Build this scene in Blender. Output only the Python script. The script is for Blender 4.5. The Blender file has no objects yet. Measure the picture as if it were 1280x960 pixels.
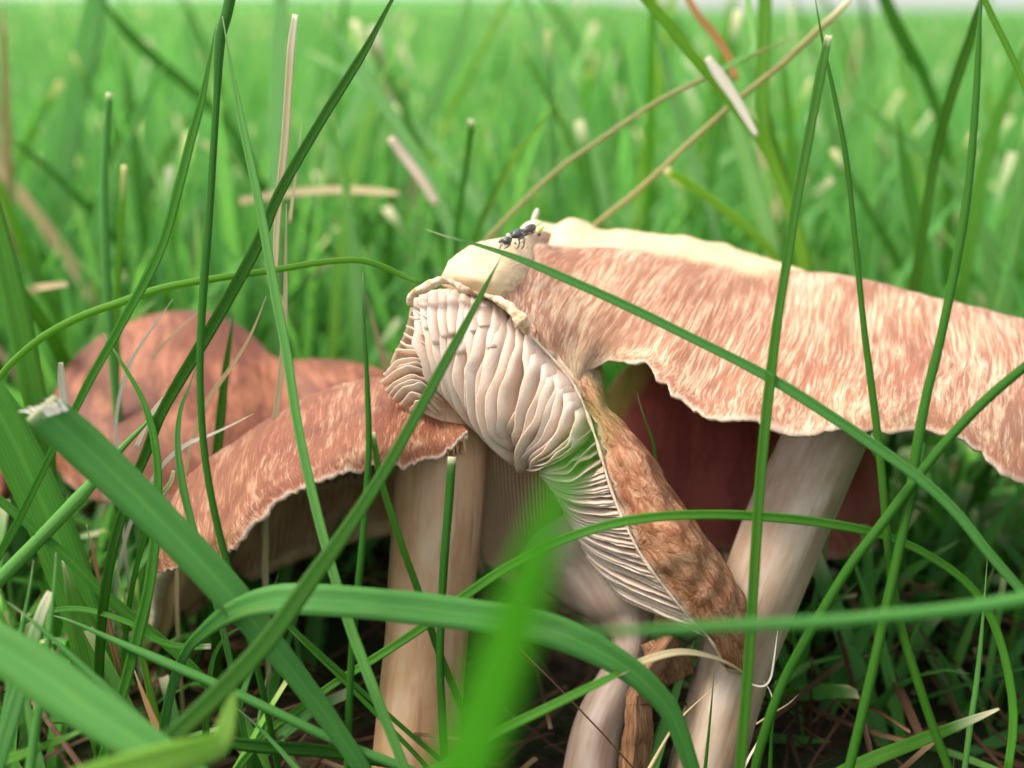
import bpy, math, random
import numpy as np
from mathutils import Vector, noise as mnoise

random.seed(7); rng = np.random.default_rng(7)
S = bpy.context.scene
COL = S.collection
CM = 0.01

# ------------------------------------------------------------------ camera, world, sun
FPX = 1372.0                       # focal length in photograph pixels (1280 wide)
HC = 8.6                           # camera height, cm
PITCH = math.radians(18.85)
FW = np.array([0, math.cos(PITCH), -math.sin(PITCH)])
UP = np.array([0, math.sin(PITCH), math.cos(PITCH)])
RT = np.array([1.0, 0, 0])
CAMP = np.array([0, 0, HC])

cd = bpy.data.cameras.new('camera'); cam = bpy.data.objects.new('camera', cd); COL.objects.link(cam)
cam.location = (0, 0, HC*CM); cam.rotation_euler = (math.pi/2-PITCH, 0, 0)
cd.sensor_width = 36; cd.lens = 36*FPX/1280; cd.clip_start = 0.002; cd.clip_end = 500
cd.dof.use_dof = True; cd.dof.focus_distance = 11.6*CM; cd.dof.aperture_fstop = 15.5
S.camera = cam

W = bpy.data.worlds.new('World'); S.world = W; W.use_nodes = True
wn = W.node_tree; bg = wn.nodes['Background']
SUN_EL, SUN_AZ = math.radians(58), math.radians(-95)   # azimuth from +Y (away from camera) towards +X
sky = wn.nodes.new('ShaderNodeTexSky'); sky.sky_type = 'NISHITA'; sky.sun_disc = False
sky.sun_elevation = SUN_EL; sky.sun_rotation = SUN_AZ
sky.air_density = 1.0; sky.dust_density = 2.0; sky.ozone_density = 1.0
hs = wn.nodes.new('ShaderNodeHueSaturation'); hs.inputs['Saturation'].default_value = 0.45   # overcast: nearly white
wn.links.new(sky.outputs[0], hs.inputs['Color']); wn.links.new(hs.outputs[0], bg.inputs[0])
bg.inputs[1].default_value = 0.15
sd = bpy.data.lights.new('sun', 'SUN'); sun = bpy.data.objects.new('sun', sd); COL.objects.link(sun)
sd.energy = 1.5; sd.angle = math.radians(14); sd.color = (1, .96, .9)
sv = Vector((math.sin(SUN_AZ)*math.cos(SUN_EL), math.cos(SUN_AZ)*math.cos(SUN_EL), math.sin(SUN_EL)))
sun.rotation_euler = sv.to_track_quat('Z', 'Y').to_euler()
S.view_settings.view_transform = 'Standard'; S.view_settings.look = 'None'
S.view_settings.gamma = 1; S.view_settings.use_curve_mapping = False
S.view_settings.exposure = 1.78
S.cycles.max_bounces = 8; S.cycles.diffuse_bounces = 4; S.cycles.transmission_bounces = 6; S.cycles.transparent_max_bounces = 6
S.cycles.caustics_reflective = False; S.cycles.caustics_refractive = False

# ------------------------------------------------------------------ helpers
def P(px, py, d):
    return CAMP + d*FW + d*(px-640)/FPX*RT + d*(480-py)/FPX*UP
def PP(a):
    return np.array([P(*q[:3]) for q in a])
def cr(c, n):
    """Catmull-Rom through c (k,...) along axis 0, resampled to n."""
    c = np.asarray(c, float); k = len(c)
    if k == 2:
        t = np.linspace(0, 1, n).reshape((-1,)+(1,)*(c.ndim-1)); return c[0]*(1-t)+c[1]*t
    e = np.concatenate([[2*c[0]-c[1]], c, [2*c[-1]-c[-2]]])
    t = np.linspace(0, k-1, n); i = np.minimum(t.astype(int), k-2); f = (t-i).reshape((-1,)+(1,)*(c.ndim-1))
    a, b, g, h = e[i], e[i+1], e[i+2], e[i+3]
    return .5*((2*b)+(-a+g)*f+(2*a-5*b+4*g-h)*f*f+(-a+3*b-3*g+h)*f**3)
def n1(x, seed=0.0, det=3):
    return np.array([mnoise.fractal(Vector((v, seed*7.31, seed*3.7)), 1.0, 2.0, det) for v in np.atleast_1d(x)])
def nrm(v):
    return v/np.maximum(np.linalg.norm(v, axis=-1, keepdims=True), 1e-9)
def link(o, parent=None):
    COL.objects.link(o)
    if parent is not None: o.parent = parent
    return o
def tag(o, label=None, cat=None, group=None, kind=None):
    if label: o['label'] = label
    if cat: o['category'] = cat
    if group: o['group'] = group
    if kind: o['kind'] = kind
    return o
def empty(name, base):
    o = bpy.data.objects.new(name, None); o.empty_display_size = .01
    o.location = tuple(np.array(base)*CM); COL.objects.link(o); return o
def mesh_obj(name, V, F, mats, parent=None, uv=None, attrs=None, midx=None, base=None, smooth=True):
    """V in cm, F list/array of faces; uv per vertex; attrs {name: per-vertex float}."""
    V = np.asarray(V, float)
    if parent is not None: base = np.array(parent.location)/CM
    elif base is None:
        base = V.mean(0); base[2] = V[:, 2].min()
    me = bpy.data.meshes.new(name)
    me.from_pydata(((V-base)*CM).tolist(), [], [tuple(int(i) for i in f) for f in F])
    for m in (mats if isinstance(mats, (list, tuple)) else [mats]): me.materials.append(m)
    li = np.empty(len(me.loops), np.int32); me.loops.foreach_get('vertex_index', li)
    if uv is not None:
        l = me.uv_layers.new(name='UVMap'); l.data.foreach_set('uv', np.asarray(uv, np.float32)[li].ravel())
    for k, a in (attrs or {}).items():
        me.attributes.new(k, 'FLOAT', 'POINT').data.foreach_set('value', np.asarray(a, np.float32))
    if midx is not None: me.polygons.foreach_set('material_index', np.asarray(midx, np.int32))
    if smooth: me.polygons.foreach_set('use_smooth', np.ones(len(me.polygons), bool))
    me.update()
    o = bpy.data.objects.new(name, me)
    if parent is None: o.location = tuple(base*CM)
    return link(o, parent)
def grid_faces(nu, nv, flip=False, off=0):
    i, j = np.meshgrid(np.arange(nu-1), np.arange(nv-1), indexing='ij'); a = (i*nv+j).ravel()+off
    f = np.stack([a, a+1, a+nv+1, a+nv], 1)
    return f[:, ::-1] if flip else f
def grid_normals(G):
    du = np.gradient(G, axis=0); dv = np.gradient(G, axis=1); return nrm(np.cross(du, dv))
def shell(name, G, th, mats, parent, attrs=None, outward=None):
    """Closed sheet: outer grid G (nu,nv,3), thickness th (nu,nv). mats: outer, inner, edge."""
    nu, nv = G.shape[:2]; N = grid_normals(G)
    if outward is not None and (N*outward).sum() < 0: N = -N
    ref = np.cross(G[nu//2+1, nv//2]-G[nu//2, nv//2], G[nu//2, nv//2+1]-G[nu//2, nv//2])
    flip = (ref*N[nu//2, nv//2]).sum() > 0
    inn = G-N*th[..., None]
    V = np.concatenate([G.reshape(-1, 3), inn.reshape(-1, 3)]); n = nu*nv
    F1 = grid_faces(nu, nv, flip=not flip); F2 = grid_faces(nu, nv, flip=flip, off=n)
    loop = [i*nv for i in range(nu)]+[(nu-1)*nv+j for j in range(1, nv)]+[i*nv+nv-1 for i in range(nu-2, -1, -1)]+[j for j in range(nv-2, 0, -1)]
    E = []
    for a, b in zip(loop, loop[1:]+loop[:1]): E.append((a, b, b+n, a+n) if flip else (b, a, a+n, b+n))
    F = np.concatenate([F1, F2, np.array(E)])
    mi = np.concatenate([np.zeros(len(F1)), np.ones(len(F2)), np.full(len(E), 2)]).astype(int)
    u, v = np.meshgrid(np.linspace(0, 1, nu), np.linspace(0, 1, nv), indexing='ij')
    uv = np.stack([u.ravel(), v.ravel()], 1); uv = np.concatenate([uv, uv])
    at = {k: np.concatenate([a.ravel(), a.ravel()]) for k, a in (attrs or {}).items()}
    o = mesh_obj(name, V, F, mats, parent, uv, at, mi)
    return o, N, inn

# ------------------------------------------------------------------ materials
class NT:
    def __init__(s, name):
        s.m = bpy.data.materials.new(name); s.m.use_nodes = True; s.t = s.m.node_tree
        s.b = s.t.nodes['Principled BSDF']; s.out = s.t.nodes['Material Output']
    def n(s, typ, **kw):
        x = s.t.nodes.new('ShaderNode'+typ)
        for k, v in kw.items(): setattr(x, k, v)
        return x
    def l(s, a, b): s.t.links.new(a, b)
    def attr(s, name): return s.n('Attribute', attribute_name=name).outputs['Fac']
    def vec(s, mul, uv=True):
        tc = s.n('TexCoord'); vm = s.n('VectorMath', operation='MULTIPLY'); vm.inputs[1].default_value = mul
        s.l(tc.outputs['UV' if uv else 'Object'], vm.inputs[0]); return vm.outputs[0]
    def noise(s, vec, scale=1, det=4, rough=.6, dist=0):
        x = s.n('TexNoise'); x.inputs['Scale'].default_value = scale; x.inputs['Detail'].default_value = det
        x.inputs['Roughness'].default_value = rough; x.inputs['Distortion'].default_value = dist
        s.l(vec, x.inputs['Vector']); return x.outputs['Fac']
    def ramp(s, fac, stops):
        r = s.n('ValToRGB'); e = r.color_ramp.elements
        while len(e) < len(stops): e.new(.5)
        for q, (p, c) in zip(e, stops): q.position = p; q.color = (*c, 1) if len(c) == 3 else c
        s.l(fac, r.inputs[0]); return r.outputs[0]
    def mix(s, fac, a, b, mode='MIX'):
        x = s.n('MixRGB', blend_type=mode)
        for k, v in ((0, fac), (1, a), (2, b)):
            if isinstance(v, (int, float)): x.inputs[k].default_value = v
            elif isinstance(v, tuple): x.inputs[k].default_value = (*v, 1)
            else: s.l(v, x.inputs[k])
        return x.outputs[0]
    def math(s, op, a, b=0.0, clamp=False):
        x = s.n('Math', operation=op, use_clamp=clamp)
        for k, v in ((0, a), (1, b)):
            if isinstance(v, (int, float)): x.inputs[k].default_value = v
            else: s.l(v, x.inputs[k])
        return x.outputs[0]
    def bump(s, h, strength=.3, dist=.0005):
        x = s.n('Bump'); x.inputs['Strength'].default_value = strength; x.inputs['Distance'].default_value = dist
        s.l(h, x.inputs['Height']); s.l(x.outputs[0], s.b.inputs['Normal']); return x.outputs[0]
    def set(s, rough=.6, spec=.3):
        s.b.inputs['Roughness'].default_value = rough; s.b.inputs['Specular IOR Level'].default_value = spec
    def color(s, c):
        if isinstance(c, tuple): s.b.inputs['Base Color'].default_value = (*c, 1)
        else: s.l(c, s.b.inputs['Base Color'])
    def translucent(s, c, f, normal=None):
        t = s.n('BsdfTranslucent'); x = s.n('MixShader')
        if isinstance(c, tuple): t.inputs[0].default_value = (*c, 1)
        else: s.l(c, t.inputs[0])
        if normal is not None: s.l(normal, t.inputs['Normal'])
        if isinstance(f, float): x.inputs[0].default_value = f
        else: s.l(f, x.inputs[0])
        s.l(s.b.outputs[0], x.inputs[1]); s.l(t.outputs[0], x.inputs[2]); s.l(x.outputs[0], s.out.inputs[0])

def grass_mat(name, base, tip=(.62, .55, .36), transl=.42, mass=False, tboost=1.5, rough=.5, spec=.14):
    m = NT(name)
    if mass: rnd = m.attr('var'); 
    else: rnd = m.n('ObjectInfo').outputs['Random']
    nz = m.noise(m.vec((3, 14, 1)), 1, 3)
    f = m.math('ADD', m.math('MULTIPLY', rnd, .6), m.math('MULTIPLY', nz, .5))
    c = m.ramp(f, [(.2, tuple(x*.72 for x in base)), (.5, base), (.85, (base[0]*1.5+.01, base[1]*1.22, base[2]*1.15))])
    # veins along the blade
    sx = m.n('SeparateXYZ'); tc = m.n('TexCoord'); m.l(tc.outputs['UV'], sx.inputs[0])
    v = m.math('SINE', m.math('MULTIPLY', sx.outputs[0], 75.0))
    v01 = m.math('ADD', m.math('MULTIPLY', v, .5), .5)
    fib = m.noise(m.vec((40, 3, 1)), 1, 3)
    c = m.mix(m.math('MULTIPLY', v01, .32), c, tuple(min(1, x*1.45) for x in base))
    c = m.mix(m.math('MULTIPLY', fib, .25), c, tuple(x*.5 for x in base))
    mid = m.math('SUBTRACT', 1.0, m.math('MULTIPLY', m.math('ABSOLUTE', m.math('SUBTRACT', sx.outputs[0], .5)), 14.0), True)
    c = m.mix(m.math('MULTIPLY', mid, .35), c, tuple(min(1, x*1.6+.015) for x in base))
    # small pale scuffs
    sc = m.ramp(m.noise(m.vec((9, 60, 1)), 1, 5, .7), [(.66, (0, 0, 0)), (.76, (1, 1, 1))])
    c = m.mix(m.math('MULTIPLY', sc, .35), c, (.4, .42, .26))
    yl = m.ramp(m.noise(m.vec((2, 5, 1)), 1, 4, .6), [(.56, (0, 0, 0)), (.72, (1, 1, 1))])
    c = m.mix(m.math('MULTIPLY', yl, .38), c, (min(1, base[0]*2.6+.02), base[1]*1.15, base[2]*.9))
    sp = m.ramp(m.noise(m.vec((10, 34, 1)), 1, 2, .5), [(.70, (0, 0, 0)), (.75, (1, 1, 1))])
    c = m.mix(m.math('MULTIPLY', sp, .5), c, (.16, .10, .04))
    tp = m.attr('tip')
    c = m.mix(tp, c, tip)
    m.color(c); m.set(rough, spec)
    bn = m.bump(m.math('ADD', m.math('MULTIPLY', v01, .6), fib), .35, .00015)
    tcol = m.mix(1.0, c, (tboost*.95, tboost, tboost*.62), 'MULTIPLY')
    m.translucent(tcol, transl)
    return m.m
MG = {
 'g': grass_mat('grass_mid_green', (.058, .205, .018)),
 'd': grass_mat('grass_dark_green', (.032, .128, .009), transl=.42),
 'b': grass_mat('grass_blue_green', (.075, .235, .042), transl=.34, spec=.22),
 'l': grass_mat('grass_lime', (.15, .32, .035), transl=.55),
 'n': grass_mat('grass_deep_lime', (.075, .30, .012), transl=.55),
 'y': grass_mat('grass_yellow_green', (.26, .43, .07), transl=.5),
 'm': grass_mat('grass_mint_haze', (.20, .40, .13), transl=.45),  # paler base paints in haze and light coming through far blades
 's': grass_mat('dry_straw', (.48, .39, .21), transl=.2, spec=.25, tboost=1.0, tip=(.7, .6, .42)),
 'p': grass_mat('bleached_straw', (.62, .56, .43), transl=.2, spec=.25, tboost=1.0, tip=(.8, .75, .62)),
 'o': grass_mat('olive_stem', (.24, .23, .085), transl=.25),
 'r': grass_mat('rusty_straw', (.26, .14, .05), transl=.2, tboost=1.0),
}
M_MASS = grass_mat('lawn_grass', (.100, .285, .068), mass=True, transl=.5)
M_MASSDRY = grass_mat('lawn_dead_grass', (.060, .032, .014), tip=(.22, .15, .07), mass=True, transl=.15, tboost=1.0, spec=.2)

def skin_mat(name, dark, mid, pale, fibre=(260, 16), disc=(.54, .37, .20), contrast=.5, bump=.6, centre=.5, pw=.22):
    m = NT(name)
    warp = m.noise(m.vec((9, 5, 1)), 1, 3)
    tc = m.n('TexCoord'); cx = m.n('CombineXYZ')
    sx = m.n('SeparateXYZ'); m.l(tc.outputs['UV'], sx.inputs[0])
    m.l(m.math('ADD', m.math('MULTIPLY', sx.outputs[0], fibre[0]), m.math('MULTIPLY', warp, 7)), cx.inputs[0])
    m.l(m.math('MULTIPLY', sx.outputs[1], fibre[1]), cx.inputs[1])
    fine = m.noise(cx.outputs[0], 1, 5, .62, .5)
    vm = m.n('VectorMath', operation='MULTIPLY'); vm.inputs[1].default_value = (.33, .5, 1); m.l(cx.outputs[0], vm.inputs[0])
    med = m.noise(vm.outputs[0], 1, 3, .55, .8)
    patch = m.noise(m.vec((14, 6, 1)) if pw < .5 else m.vec((5, 7, 1)), 1, 4, .6)
    f = m.math('ADD', m.math('MULTIPLY', fine, .55), m.math('ADD', m.math('MULTIPLY', med, .40), m.math('MULTIPLY', patch, pw)))
    w = contrast*.22
    c = m.ramp(f, [(centre-w*1.5, dark), (centre+.03, mid), (centre+.03+w*1.3, pale)])
    hue = m.ramp(m.noise(m.vec((5, 3.5, 1)), 1, 4, .6), [(.42, (0, 0, 0)), (.66, (1, 1, 1))])
    c = m.mix(m.math('MULTIPLY', hue, .24), c, tuple(a*.8+b*.2+d_ for a, b, d_ in zip(mid, pale, (.0, .03, .0))))
    pit = m.ramp(m.noise(m.vec((70, 26, 1)), 1, 3, .6), [(.66, (0, 0, 0)), (.74, (1, 1, 1))])
    c = m.mix(m.math('MULTIPLY', pit, .35), c, dark)
    tone = m.attr('tone')          # disc of the cap, naturally pale
    dn = m.ramp(m.math('ADD', tone, m.math('MULTIPLY', m.math('SUBTRACT', fine, .5), .9)), [(.35, (0, 0, 0)), (.75, (1, 1, 1))])
    c = m.mix(m.math('MULTIPLY', dn, .85), c, disc)
    rim = m.attr('rim')
    c = m.mix(m.math('MULTIPLY', rim, .55), c, (.52, .41, .30))
    stn = m.attr('stain')
    c = m.mix(stn, c, dark)
    m.color(c); m.set(.62, .25)
    m.bump(m.math('ADD', m.math('MULTIPLY', fine, .7), m.math('MULTIPLY', med, .6)), bump, .0006)
    return m.m
M_SKIN = skin_mat('cap_skin_pinkish_brown', (.150, .046, .022), (.255, .104, .055), (.52, .35, .215), fibre=(300, 17), contrast=.62, bump=.2, pw=.42, centre=.615)
M_SKIN_FLAP = skin_mat('cap_skin_flap', (.145, .054, .030), (.255, .112, .064), (.46, .31, .19), fibre=(30, 8), bump=.25, disc=(.56, .395, .215))
M_SKIN_LOBE = skin_mat('cap_skin_rusty', (.120, .034, .012), (.245, .088, .036), (.40, .205, .110), fibre=(48, 26), bump=.8, pw=.4, centre=.6)
M_SKIN_C = skin_mat('cap_skin_red_brown', (.085, .022, .009), (.195, .060, .026), (.48, .29, .165), fibre=(170, 17), centre=.66, contrast=.75, pw=.42, bump=.4)
M_SKIN_D = skin_mat('cap_skin_russet', (.045, .013, .006), (.130, .037, .016), (.30, .108, .050), fibre=(60, 9), bump=.25, pw=.75, centre=.80, contrast=1.0)
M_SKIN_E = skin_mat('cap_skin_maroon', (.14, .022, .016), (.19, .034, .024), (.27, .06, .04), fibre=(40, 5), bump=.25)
def gill_mat(name, edge, root, transl=.3):
    m = NT(name); h = m.attr('h')
    nz = m.noise(m.vec((4, 18, 1)), 1, 4)
    c = m.mix(m.math('ADD', m.math('MULTIPLY', h, .85), m.math('MULTIPLY', m.math('SUBTRACT', nz, .5), .5), True), root, edge)
    m.color(c); m.set(.55, .3); m.bump(m.noise(m.vec((12, 50, 1)), 1, 4), .35, .0004)
    m.translucent(m.mix(1, c, (1.0, .93, .82), 'MULTIPLY'), transl); return m.m
M_GILL = gill_mat('gill_cream', (.84, .69, .55), (.62, .42, .29), .42)
M_GILLBED = gill_mat('gill_bed', (.34, .21, .12), (.32, .19, .10), .15)  # darker brown paints the shade in the gaps between gills
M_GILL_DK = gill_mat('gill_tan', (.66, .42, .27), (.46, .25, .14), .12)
M_GILL_C = gill_mat('gill_warm_brown', (.78, .48, .29), (.60, .33, .18), .15)
def flesh_mat(name, a, b):
    m = NT(name); f = m.noise(m.vec((700, 700, 700), uv=False), 1, 5)
    m.color(m.ramp(f, [(.35, a), (.65, b)])); m.set(.7, .2); m.bump(f, .5, .0006); return m.m
M_FLESH = flesh_mat('cap_flesh', (.36, .19, .09), (.66, .50, .34))
M_UNDER_C = flesh_mat('cap_underside_glow', (.60, .33, .18), (.76, .50, .32))  # warm light base imitates glow through the cap above
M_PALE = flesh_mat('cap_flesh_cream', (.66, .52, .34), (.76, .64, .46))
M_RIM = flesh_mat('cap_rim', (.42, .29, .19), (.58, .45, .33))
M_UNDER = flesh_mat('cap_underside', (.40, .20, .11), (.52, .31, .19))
def stem_mat(name, a, b, c3):
    m = NT(name)
    f = m.noise(m.vec((20, 4.5, 1)), 1, 5, .5, .8); g = m.noise(m.vec((4, 5, 1)), 1, 4)
    c = m.ramp(m.math('ADD', m.math('MULTIPLY', f, .20), m.math('MULTIPLY', g, .80)), [(.30, a), (.5, b), (.70, c3)])
    st = m.ramp(m.noise(m.vec((16, 5, 1)), 1, 3, .5), [(.62, (0, 0, 0)), (.72, (1, 1, 1))])
    c = m.mix(m.math('MULTIPLY', st, .4), c, tuple(x*.55 for x in a))
    m.color(c); m.set(.5, .35); m.bump(m.math('ADD', f, m.math('MULTIPLY', m.noise(m.vec((90, 8, 1)), 1, 4), .6)), .18, .0004)
    return m.m
M_STEM_R = stem_mat('stem_pale_pink', (.20, .115, .060), (.34, .235, .155), (.47, .37, .29))
M_STEM_C = stem_mat('stem_tan', (.27, .125, .048), (.38, .22, .115), (.47, .33, .21))
M_STEM_P = stem_mat('stem_whitish', (.23, .14, .09), (.34, .24, .175), (.46, .36, .29))
m = NT('soil'); v = m.vec((1, 1, 1), uv=False)
f1 = m.noise(v, 260, 6); f2 = m.noise(v, 40, 4)
m.color(m.mix(m.ramp(f2, [(.45, (0, 0, 0)), (.6, (1, 1, 1))]), m.ramp(f1, [(.3, (.012, .008, .005)), (.7, (.06, .04, .022))]), (.025, .045, .012)))
m.set(.9, .1); m.bump(f1, .8, .003); M_SOIL = m.m
m = NT('distant_lawn'); v = m.vec((1, 1, 1), uv=False)
m.color(m.ramp(m.noise(v, 6, 8, .7), [(.3, (.05, .17, .035)), (.7, (.085, .235, .055))])); m.set(1.0, 0.0); M_LAWN = m.m
m = NT('dead_leaf'); f = m.noise(m.vec((6, 14, 1)), 1, 6)
m.color(m.ramp(f, [(.3, (.10, .04, .018)), (.55, (.28, .13, .06)), (.75, (.48, .30, .17))])); m.set(.6, .3); m.bump(f, .7, .001); M_DEAD = m.m
m = NT('weed_leaf'); f = m.noise(m.vec((4, 4, 1)), 1, 4)
lc = m.ramp(f, [(.3, (.07, .20, .02)), (.7, (.18, .36, .06))]); m.color(lc); m.set(.45, .4); m.translucent(m.mix(1, lc, (1.5, 1.5, .6), 'MULTIPLY'), .35); M_WEED = m.m
m = NT('insect_shell'); f = m.noise(m.vec((900, 900, 900), uv=False), 1, 4)
m.color(m.ramp(f, [(.35, (.012, .013, .012)), (.7, (.09, .08, .07))])); m.set(.35, .5); M_BUG = m.m
m = NT('insect_brown'); m.color((.07, .045, .035)); m.set(.45, .4); M_BUG2 = m.m
m = NT('plant_scrap'); f = m.noise(m.vec((600, 600, 600), uv=False), 1, 4)
m.color(m.ramp(f, [(.4, (.62, .56, .36)), (.65, (.50, .55, .16))])); m.set(.6, .3); M_SCRAP = m.m

# ------------------------------------------------------------------ setting
def ground():
    n = 60; r = np.concatenate([[0], np.geomspace(6, 30000, n)]); k = 48
    th = np.linspace(0, 2*math.pi, k, endpoint=False); V = [(0, 12, 0)]
    for i, rr in enumerate(r[1:]):
        for t in th:
            z = .35*mnoise.noise(Vector((rr*math.cos(t)*.25, rr*math.sin(t)*.25, 0))) if rr < 200 else 0
            V.append((rr*math.cos(t), 12+rr*math.sin(t), z-.25))
    F = [(0, 1+j, 1+(j+1) % k) for j in range(k)]
    for i in range(n-1):
        for j in range(k):
            a = 1+i*k+j; b = 1+i*k+(j+1) % k; F.append((a, a+k, b+k, b))
    o = mesh_obj('ground', V, F, M_SOIL, base=np.zeros(3)); tag(o, kind='structure')
    # lawn seen as one sheet of blade tops beyond the modelled blades
    nu, nv = 40, 40; ys = np.geomspace(500, 40000, nv); V = []
    for i in range(nu):
        for y in ys:
            x = (i/(nu-1)*2-1)*y*.9; k_ = min(1, max(0, (.16-x/y)/.12)); V.append((x, y, 5.2+k_*(1.2+.011*(y-500))+1.2*mnoise.noise(Vector((x*.02, y*.02, 3)))))
    o = mesh_obj('lawn', V, grid_faces(nu, nv, True), M_LAWN, base=np.zeros(3)); tag(o, kind='structure')
ground()

def grass_mass(name, pos, H, Wd, mat, lean=.35, seg=6, curl=.6, cut=.25, lay=False):
    """Many folded blades in one mesh, numpy only. pos (n,2), H, Wd (n,) cm."""
    n = len(pos); az = rng.uniform(0, 2*math.pi, n); fa = rng.uniform(0, 2*math.pi, n)
    ln = np.abs(rng.normal(0, lean, n)); cu = rng.uniform(0, curl, n)*rng.choice([1, 1, .3], n)
    t = np.linspace(0, 1, seg+1)
    ang = ln[:, None]+cu[:, None]*t[None]**1.5*1.6                       # tilt from vertical along blade
    if lay: ang = np.minimum(1.35+rng.normal(0, .15, n)[:, None]+0*t[None], 1.6)+.5*(t[None]-.5)*rng.normal(0, .6, n)[:, None]
    ds = H[:, None]/seg
    hx = np.concatenate([np.zeros((n, 1)), np.cumsum(np.sin(ang[:, :-1])*ds, 1)], 1)
    hz = np.concatenate([np.zeros((n, 1)), np.cumsum(np.cos(ang[:, :-1])*ds, 1)], 1)
    z0 = rng.uniform(0, .5, n) if lay else np.full(n, -.2)
    C = np.stack([pos[:, :1]+hx*np.cos(az)[:, None], pos[:, 1:]+hx*np.sin(az)[:, None], np.maximum(hz+z0[:, None], .02 if lay else -1)], 2)
    iscut = rng.random(n) < cut
    prof = np.where(iscut[:, None], 1-.25*t[None], np.clip(1.02-t[None]**2.2, .03, 1))*np.where(t[None] < .2, .7+1.5*t[None], 1)
    sd = np.stack([np.cos(fa), np.sin(fa), np.zeros(n)], 1)
    T = nrm(np.gradient(C, axis=1)); sdv = nrm(sd[:, None]-T*(T*sd[:, None]).sum(-1, keepdims=True)); Nn = np.cross(T, sdv)
    w = (Wd[:, None]*prof*.5)[..., None]
    L = C-sdv*w+Nn*w*.45; Rr = C+sdv*w+Nn*w*.45
    V = np.stack([L, C, Rr], 2).reshape(-1, 3)                            # n,(seg+1),3
    per = (seg+1)*3; fb = []
    for i in range(seg):
        for k in range(2): fb.append((i*3+k, i*3+k+1, i*3+k+4, i*3+k+3))
    F = (np.arange(n)[:, None, None]*per+np.array(fb)[None]).reshape(-1, 4)
    var = np.repeat(rng.random(n), per)
    tip = np.where(iscut[:, None], np.clip((t[None]-.93)/.07, 0, 1)*.9, np.clip((t[None]-.9)/.1, 0, 1)*.4*(rng.random(n) < .4)[:, None])
    tip = np.repeat(tip[..., None], 3, 2).ravel()
    uv = np.zeros((n, seg+1, 3, 2)); uv[..., 0] = np.array([0, .5, 1])[None, None]; uv[..., 1] = t[None, :, None]
    uv += rng.random((n, 1, 1, 1))*7*np.array([0, 1])
    me = bpy.data.meshes.new(name); me.vertices.add(len(V)); me.vertices.foreach_set('co', (V*CM).astype(np.float32).ravel())
    me.loops.add(F.size); me.loops.foreach_set('vertex_index', F.astype(np.int32).ravel())
    me.polygons.add(len(F)); me.polygons.foreach_set('loop_start', np.arange(0, F.size, 4, dtype=np.int32))
    me.polygons.foreach_set('use_smooth', np.ones(len(F), bool))
    me.materials.append(mat)
    me.uv_layers.new(name='UVMap').data.foreach_set('uv', uv.reshape(-1, 2)[F.ravel()].astype(np.float32).ravel())
    me.attributes.new('var', 'FLOAT', 'POINT').data.foreach_set('value', var.astype(np.float32))
    me.attributes.new('tip', 'FLOAT', 'POINT').data.foreach_set('value', tip.astype(np.float32))
    me.update(); me.validate()
    o = bpy.data.objects.new(name, me); link(o); tag(o, kind='stuff'); return o

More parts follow.
